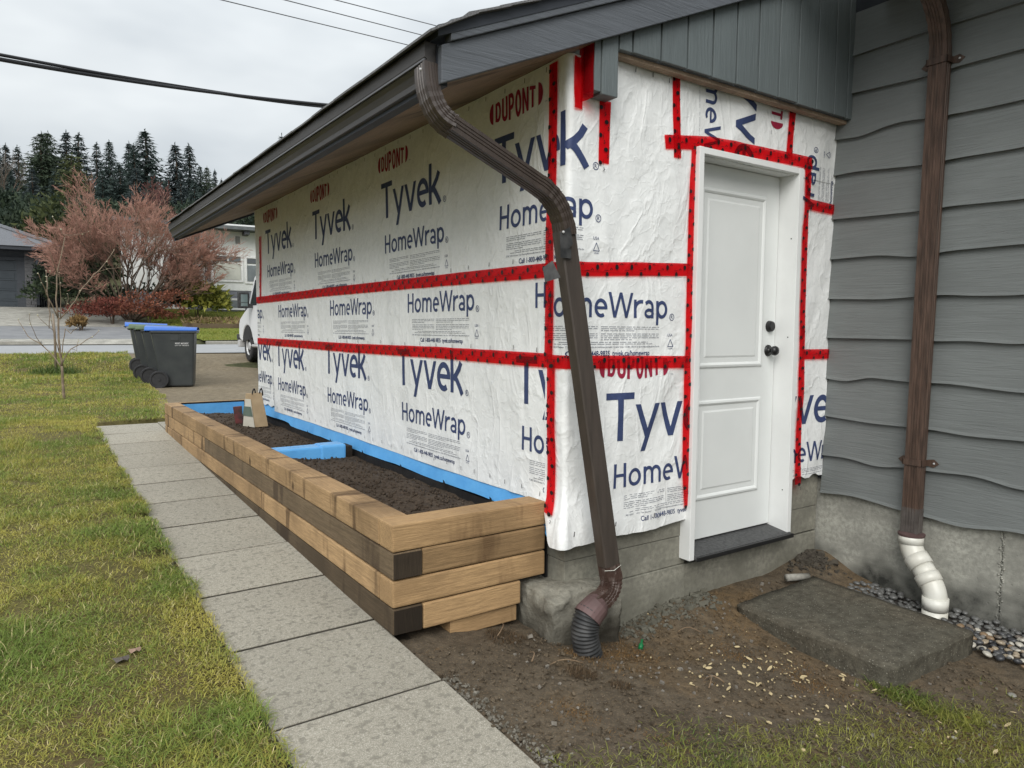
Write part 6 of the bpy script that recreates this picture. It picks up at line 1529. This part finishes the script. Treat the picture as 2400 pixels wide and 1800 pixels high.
# young sapling on the near lawn, built limb by limb
sp = at(151, 932, 11.9); spx, spy = sp.x, sp.y; spz = zlawn(spx, spy)
sw = wq(spx, spy)[0]
def SPp(u, v, dw=0.0): return at(u, v, sw + dw)
limbs = [([(151, 935), (147, 895), (145, 858)], 0.022, 0.017), ([(145, 858), (140, 830), (138, 800), (137, 770), (137, 745), (133, 730)], 0.017, 0.012),
         ([(137, 750), (131, 700), (133, 650), (135, 632), (145, 592), (152, 555)], 0.012, 0.006), ([(133, 640), (127, 618), (117, 590)], 0.006, 0.003), ([(152, 555), (141, 538), (122, 508)], 0.005, 0.002), ([(150, 550), (175, 551), (193, 548), (208, 542)], 0.005, 0.002),
         ([(137, 748), (121, 712), (108, 686), (98, 662), (90, 640)], 0.009, 0.003), ([(108, 690), (112, 668), (110, 650), (119, 637)], 0.005, 0.002), ([(115, 770), (117, 735), (113, 700), (109, 660), (108, 635)], 0.006, 0.003),
         ([(140, 748), (160, 728), (177, 705), (192, 676), (215, 650), (232, 634), (250, 612), (268, 585)], 0.010, 0.004), ([(229, 637), (250, 630), (285, 626)], 0.004, 0.002), ([(180, 700), (186, 680), (187, 664)], 0.004, 0.002), ([(152, 735), (157, 710), (159, 690)], 0.004, 0.002), ([(175, 740), (181, 712), (180, 695)], 0.004, 0.002), ([(142, 745), (143, 700), (141, 664), (138, 640)], 0.006, 0.003),
         ([(145, 862), (128, 838), (102, 812), (76, 796), (58, 775), (42, 750)], 0.009, 0.003), ([(102, 812), (85, 790), (72, 760), (70, 735)], 0.005, 0.002), ([(145, 852), (152, 838), (166, 818), (190, 806), (215, 790), (232, 775)], 0.009, 0.003), ([(166, 818), (180, 822), (183, 800), (182, 795)], 0.004, 0.002), ([(143, 845), (148, 800), (153, 770), (166, 782), (178, 770), (190, 762)], 0.007, 0.003), ([(140, 830), (128, 790), (120, 750), (116, 700)], 0.007, 0.003), ([(125, 775), (108, 760), (88, 740)], 0.005, 0.002)]
sap = thing('sapling', 'young leafless sapling with pale buds on the near lawn', 'tree', (spx, spy, spz))
b = MB()
for i, (pts, r0, r1) in enumerate(limbs):
    n = len(pts); dws = (0.0 if i < 3 else random.uniform(-0.35, 0.35)); P_ = [SPp(u, v, dws * k / max(1, n - 1)) for k, (u, v) in enumerate(pts)]
    if i == 0: P_[0].z = spz - 0.05
    P2 = []
    for k in range(n - 1):
        for t in (0, 0.5): P2.append(P_[k].lerp(P_[k + 1], t) + (Vector((random.gauss(0, 1), random.gauss(0, 1), random.gauss(0, 1))) * 0.006 if t else Vector()))
    P2.append(P_[-1]); L = len(P2)
    b.tube(P2, [r0 + (r1 - r0) * k / (L - 1) for k in range(L)], 6)
me = b.mesh('trunk'); put('trunk', me, plain('sapling_bark', (0.26, 0.20, 0.14), (0.16, 0.12, 0.085), 0.8, 14), sap, True)
b = MB()
for i, (pts, r0, r1) in enumerate(limbs[4:]):
    for k in range(2):
        u, v = pts[-1 - k] if k < len(pts) else pts[-1]; c = SPp(u + random.uniform(-2, 2), v + random.uniform(-2, 2)); r = random.uniform(0.006, 0.012)
        b.add([c + Vector(d) * r for d in ((-1,0,0),(1,0,0),(0,1,0),(0,-1,0),(0,0,1.4),(0,0,-1))], [(0,2,4),(2,1,4),(1,3,4),(3,0,4),(2,0,5),(1,2,5),(3,1,5),(0,3,5)])
part('buds', b, plain('pale_buds', (0.55, 0.52, 0.40), (0.40, 0.38, 0.22)), sap)
st_ = at(130, 838, 17.0); stz = zlawn(st_.x, st_.y)
b = MB(); b.tube([(st_.x, st_.y, stz - 0.1), at(128, 780, 17.0), at(124, 735, 17.0)], [0.024, 0.021, 0.018], 8)
tag(put('wooden_stake', b.mesh('wooden_stake'), plain('weathered_stake', (0.24, 0.19, 0.14)), None, True), 'weathered brown stake in a tuft of grass behind the sapling', 'stake')

# terrace edging across the street
tb = thing('garden_edging', 'low timber edging holding a strip of dead plants in the far lawn', 'edging', tuple(place(31.2, 14, 0)))
q0 = qz(428, 752, 31.2)[0]
for k in range(5):
    b = MB(); F3 = fq(31.2); z = zprof(31.2)
    quadbox(b, F3, q0 + k * 2.4, q0 + k * 2.4 + 2.38, z - 0.1, z + 0.22, 0, 0.12); part('edging_timber', b, M['wood_dark'], tb, bevel=0.01)
n = 2600
w_ = rng.uniform(31.3, 32.6, n); q_ = q0 + rng.uniform(0, 11, n); P = np.array([[*xy(a, c), zprof(31.2) + 0.16 + 0.22 * (a - 31.2)] for a, c in zip(w_, q_)])
D = unit(rng.normal(0, 1, (n, 3)) + np.array([0, 0, 0.6])); mixv = rng.random(n)[:, None]
o = put('dead_ground_cover', colmesh('dead_ground_cover', *tris(P, D, unit(rng.normal(0, 1, (n, 3))), rng.uniform(0.08, 0.2, n), rng.uniform(0.02, 0.05, n), np.array((0.10, 0.06, 0.035)) * (1 - mixv) + np.array((0.28, 0.21, 0.10)) * mixv)), M['leaf']); o['kind'] = 'stuff'
# pale stepping stones and dry edging tufts
shrub('dry_grass_tuft', 'tawny dry plant tuft at the far drive edge', 'plant', gpos(186, 30.3), bush(91, 700, (0.5, 0.5, 0.5), (0.12, 0.075, 0.03), (0.34, 0.22, 0.09), 0.10, 0.8, 5), 3, 0.2)

# ------------------------------------------------------------------ overhead cables
def cable(name, label, pts, r, mat, group=None, n=40, sag=0.0):
    a, c = Vector(pts[0]), Vector(pts[1]); P_ = [a.lerp(c, i / n) - Vector((0, 0, sag * 4 * (i / n) * (1 - i / n))) for i in range(n + 1)]
    b = MB(); b.tube(P_, r, 8); return tag(put(name, b.mesh(name), mat, None, True), label, 'cable', group)
cabm = plain('black_cable', (0.022, 0.022, 0.024), rough=0.5)
def ext(p, q, t0, t1): return (p + (q - p) * t0, p + (q - p) * t1)
a, c = at(0, 126, 6.6), at(765, 262, 9.0)
sb = thing('service_cable', 'thick bundled black service cable dropping behind the garage gutter', 'cable', tuple(a))
e0, e1 = ext(a, c, -1.2, 1.5)
def helix(off, ph, r, tw_):
    pts = []
    for i in range(241):
        t = i / 240; p = e0.lerp(e1, t) - Vector((0, 0, 0.25 * 4 * t * (1 - t) - 0.25 * 4 * (1.2/2.7) * (1 - 1.2/2.7) * 0.9)); g_ = tw_ * t + ph; pts.append(p + Vector((0.3, -0.1, 1)).normalized() * off * math.cos(g_) + Vector((0.7, 0.7, 0)) * off * math.sin(g_))
    return pts
for nm, off, ph, r in (('upper_strand', 0.016, 0.0, 0.016), ('lower_strand', 0.018, 3.14, 0.013), ('thin_strand', 0.02, 2.2, 0.007)):
    b = MB(); b.tube(helix(off, ph, r, 7.0), r, 8, True); part(nm, b, cabm, sb, True)
wirem = plain('grey_wire', (0.12, 0.12, 0.13))
for (p0, p1, lb) in (((520, 0), (975, 110), 'lowest of the three thin wires over the roof'), ((668, 0), (1000, 85), 'middle of the three thin wires over the roof'), ((787, 0), (1040, 65), 'highest of the three thin wires over the roof')):
    a, c = at(*p0, 20), at(*p1, 22); e0_, e1_ = ext(a, c, -2.0, 4.0); cable('overhead_wire', lb, (e0_, e1_), 0.0135, wirem, 'thin wires above the roof')
# ------------------------------------------------------------------ grass blades
def blades(name, X, Y, Z, H, Wd, C_, lean, kind='stuff', bend=True):
    n = len(X); az = rng.uniform(0, 2 * np.pi, n); ln = np.clip(rng.normal(lean, 0.3, n), 0.05, 1.45)
    d = np.stack([np.cos(az) * np.sin(ln), np.sin(az) * np.sin(ln), np.cos(ln)], 1); s_ = np.stack([-np.sin(az + rng.normal(0, .5, n)), np.cos(az), np.zeros(n)], 1)
    P = np.stack([X, Y, Z], 1); W2 = (Wd * 0.5)[:, None]; Hh = H[:, None]
    if bend:
        mid = P + d * Hh * 0.55 ; d2 = d.copy(); d2[:, 2] -= 0.55; d2 = unit(d2); tip = mid + d2 * Hh * 0.5
        v = np.stack([P - s_ * W2, P + s_ * W2, mid + s_ * W2 * 0.8, mid - s_ * W2 * 0.8, tip], 1).reshape(-1, 3)
        i = np.arange(n)[:, None] * 5
        f = np.concatenate([i + np.array([[0, 1, 2]]), i + np.array([[0, 2, 3]]), i + np.array([[3, 2, 4]])]); c = np.repeat(C_, 5, axis=0)
    else:
        v = np.stack([P - s_ * W2, P + s_ * W2, P + d * Hh], 1).reshape(-1, 3); f = np.arange(n * 3).reshape(n, 3); c = np.repeat(C_, 3, axis=0)
    return tag(put(name, colmesh(name, v, f, c), M['grass']), kind=kind)
GREEN, OLIVE, YELL, DRY, BROWN = map(np.array, ((0.18, 0.25, 0.05), (0.32, 0.315, 0.068), (0.47, 0.42, 0.10), (0.56, 0.48, 0.24), (0.15, 0.10, 0.045)))
def gcol(X, Y, dry=0.0):
    n = len(X); a = np.array([fb((x, y), 0.9, 3) for x, y in zip(X, Y)]); b_ = np.array([fb((x, y), 3.1, 17, 2) for x, y in zip(X, Y)])
    t = np.clip(0.45 + 1.5 * a + 0.9 * b_ + rng.normal(0, 0.25, n) + dry, 0, 1)[:, None]
    c = np.where(t < 0.5, GREEN * (1 - 2 * t) + OLIVE * 2 * t, OLIVE * (2 - 2 * t) + YELL * (2 * t - 1))
    r = rng.random(n)[:, None]; c = np.where(r < 0.07 + 0.12 * dry, DRY, c); c = np.where(r > 0.965 - 0.15 * dry, BROWN, c)
    return c * rng.uniform(0.75, 1.2, n)[:, None], t[:, 0]
BARE = [(-1.58, -0.03, 0.075), (-1.75, 0.41, 0.05), (-1.50, 1.62, 0.09), (-1.66, 1.22, 0.06), (-1.43, 1.38, 0.05), (-1.75, 5.9, 0.22), (-2.03, 1.05, 0.07), (-1.46, 2.4, 0.07), (-1.48, 3.2, 0.08), (-2.05, 2.5, 0.1), (-1.9, -0.2, 0.05)]
def lawn_blades(name, x0, x1, y0, y1, n, h, w, lean, bend):
    X, Y = rng.uniform(x0, x1, n), rng.uniform(y0, y1, n)
    ok = np.array([x < edge_x(y) + 0.015 for x, y in zip(X, Y)]); X, Y = X[ok], Y[ok]
    bare = np.array([fb((x, y), 2.6, 41, 3) for x, y in zip(X, Y)]); pk = np.array([min([((x - a) ** 2 + (y - c) ** 2) ** 0.5 / r for a, c, r in BARE]) for x, y in zip(X, Y)]); ok = ((pk > 1) | (rng.random(len(X)) < 0.25)); X, Y, bare = X[ok], Y[ok], bare[ok]; ok = (bare > -0.26) | (rng.random(len(X)) < 0.15); X, Y = X[ok], Y[ok]
    Z = np.array([zlawn(x, y) + 0.02 + 0.035 * fb((x, y), 0.8, 5) + 0.012 * fb((x, y), 5, 2) for x, y in zip(X, Y)]) - 0.004
    C_, t = gcol(X, Y); tuft = np.array([max(0.0, noise.noise((x * 2.1, y * 2.1, 8))) for x, y in zip(X, Y)])
    H = h * rng.uniform(0.55, 1.2, len(X)) * (1.15 - 0.5 * t) * (1 + 1.5 * tuft)
    return blades(name, X, Y, Z, H, w * rng.uniform(0.7, 1.3, len(X)), C_, lean, bend=bend)
lawn_blades('grass', -2.75, -1.36, -0.5, 1.6, 76000, 0.036, 0.0026, 1.0, True)
lawn_blades('grass', -2.9, -1.36, 1.6, 4.2, 78000, 0.036, 0.0032, 0.95, True)
lawn_blades('grass', -3.1, -1.36, 4.2, 7.4, 60000, 0.036, 0.0046, 0.9, False)
lawn_blades('grass', -3.4, 0.2, 6.5, 12.0, 66000, 0.040, 0.0075, 0.85, False)
lawn_blades('grass', -4.0, 0.3, 12.0, 17.6, 34000, 0.06, 0.013, 0.75, False)
lawn_blades('grass', -7.0, -2.7, -3.5, 14, 50000, 0.05, 0.007, 0.85, False)
lawn_blades('grass', -2.75, -1.36, -3.0, -0.5, 20000, 0.048, 0.004, 0.95, False)
# thin grass coming through the dirt by the camera and round the slab
def thin(n, fx, dens, h, w, dry):
    X, Y = fx(n); k = np.array([dens(x, y) for x, y in zip(X, Y)]); ok = rng.random(n) < k; X, Y = X[ok], Y[ok]
    Z = np.array([zdirt(x, y) + 0.004 for x, y in zip(X, Y)]); C_, t = gcol(X, Y, dry); C_ = C_ * np.array((0.56, 0.62, 0.6))
    return blades('thin_grass', X, Y, Z, h * rng.uniform(0.5, 1.25, len(X)), w * rng.uniform(0.7, 1.3, len(X)), C_, 1.05)
def dens1(x, y):
    # grass takes over towards the viewer's right foot
    ln = -0.80 - 0.16 * (x + 0.6) + 0.16 * noise.noise((x * 2.6, y * 2.6, 0))
    base = sm((ln - y) / 0.30) * (0.55 + 0.9 * fb((x, y), 3.0, 11)) * (1 - 0.85 * sm((x - 1.0) / 0.18) * sm((y + 1.9) / 0.2))
    return base
thin(80000, lambda n: (rng.uniform(-0.76, 1.5, n), rng.uniform(-2.2, -0.78, n)), dens1, 0.032, 0.0024, 0.22)
thin(2600, lambda n: (rng.normal(0.93, 0.045, n), rng.uniform(-1.36, -0.88, n)), lambda x, y: 0.5 * sm((-0.9 - y) / 0.15), 0.055, 0.003, -0.2)
def dens2(x, y): return 0.55 * max(0.0, fb((x, y), 3.2, 55) + 0.12) * sm((0.1 - y) / 0.3)
X = None
def moss(n):
    X, Y = rng.uniform(-0.78, 0.9, n), rng.uniform(-1.5, 0.0, n); k = np.array([sm((fb((x, y), 1.9, 61) - 0.02) / 0.25) for x, y in zip(X, Y)]); ok = rng.random(n) < k; X, Y = X[ok], Y[ok]
    Z = np.array([zdirt(x, y) + 0.002 for x, y in zip(X, Y)]); m_ = rng.random(len(X))[:, None]
    return blades('dead_moss', X, Y, Z, rng.uniform(0.006, 0.018, len(X)), rng.uniform(0.0015, 0.003, len(X)), np.array((0.13, 0.07, 0.028)) * (1 - m_) + np.array((0.27, 0.16, 0.06)) * m_, 1.1, bend=False)
moss(60000)
def clump(x, y, r, n, h, c0, c1, name):
    a = rng.uniform(0, 6.28, n); q = r * np.sqrt(rng.random(n)); X, Y = x + q * np.cos(a), y + q * np.sin(a); Z = np.array([zdirt(i, j) + 0.003 for i, j in zip(X, Y)]); m_ = rng.random(n)[:, None]
    o = blades(name, X, Y, Z, h * rng.uniform(0.4, 1.2, n), rng.uniform(0.0015, 0.003, n), np.array(c0) * (1 - m_) + np.array(c1) * m_, 0.8); return o
for (x, y, r, n, h, lb) in ((-0.24, -0.42, 0.05, 900, 0.03, 'dark root clump beside the dug hole and curved twig'), (-0.16, -0.56, 0.035, 500, 0.022, 'small dark root clump on the open dirt'), (-0.32, 0.0, 0.07, 700, 0.035, 'brown dead grass clump at the planter foot'), (1.02, -1.62, 0.06, 700, 0.04, 'dark clod of turf at the lower edge right')):
    tag(clump(x, y, r * 1.3, int(n * 0.45), h, (0.06, 0.042, 0.026), (0.15, 0.10, 0.055), 'root_clump'), lb, 'grass clump', None, 'thing')
# far lawn tufts
n = 26000; w_ = 27.3 + 9 * rng.random(n); kq = rng.uniform(0, 17, n); q_ = np.array([far_edge(a) for a in w_]) + kq
P = np.array([[*xy(a, c), zprof(a) + 0.02 + 0.32 * sm((a - 31.2) / 0.5) * sm((k - 3.5) / 2) * (1 - sm((a - 35) / 2))] for a, c, k in zip(w_, q_, kq)])
m_ = np.clip(np.array([fb((a, c), 0.5, 3) for a, c in zip(w_, q_)]) * 1.4 + 0.5 + rng.normal(0, .2, n), 0, 1)[:, None]
blades('far_grass', P[:, 0], P[:, 1], P[:, 2], rng.uniform(0.04, 0.10, n), np.full(n, 0.03), np.array((0.13, 0.20, 0.03)) * (1 - m_) + np.array((0.30, 0.29, 0.06)) * m_, 0.8, bend=False)
# tuft round the stake
n = 900; X = st_.x + rng.normal(0, 0.22, n); Y = st_.y + rng.normal(0, 0.2, n); Z = np.full(n, stz + 0.01); m_ = rng.random(n)[:, None]
tag(blades('grass_tuft', X, Y, Z, rng.uniform(0.08, 0.26, n), np.full(n, 0.012), np.array((0.05, 0.09, 0.02)) * (1 - m_) + np.array((0.12, 0.16, 0.04)) * m_, 0.6), 'dark green grass tuft at the foot of the stake', 'grass tuft', None, 'thing')
bpy.data.objects.remove(fob)

# dead leaves and a worn stone lying in the near lawn
for x, y, r, c, lb in ((-1.75, 0.41, 0.028, (0.10, 0.085, 0.075), 'dark flat stone sunk in the lawn beside the path'), (-1.70, 0.46, 0.022, (0.30, 0.20, 0.15), 'curled pinkish dead leaf lying on the lawn')):
    b = MB(); z = zlawn(x, y) + 0.034; n_ = 9
    b.add([(x, y, z + 0.006)] + [(x + r * (1 + 0.35 * math.sin(k * 2.3)) * math.cos(2 * math.pi * k / n_), y + r * 0.7 * (1 + 0.3 * math.cos(k * 1.7)) * math.sin(2 * math.pi * k / n_), z + 0.008 * math.sin(k * 2.0) - 0.003) for k in range(n_)], [(0, 1 + k, 1 + (k + 1) % n_) for k in range(n_)])
    nm = 'dead_leaf' if 'leaf' in lb else 'flat_stone'; tag(put(nm, b.mesh(nm), plain(nm + '_surface', c, rough=0.8, scale=60), None), lb, nm.replace('_', ' '))
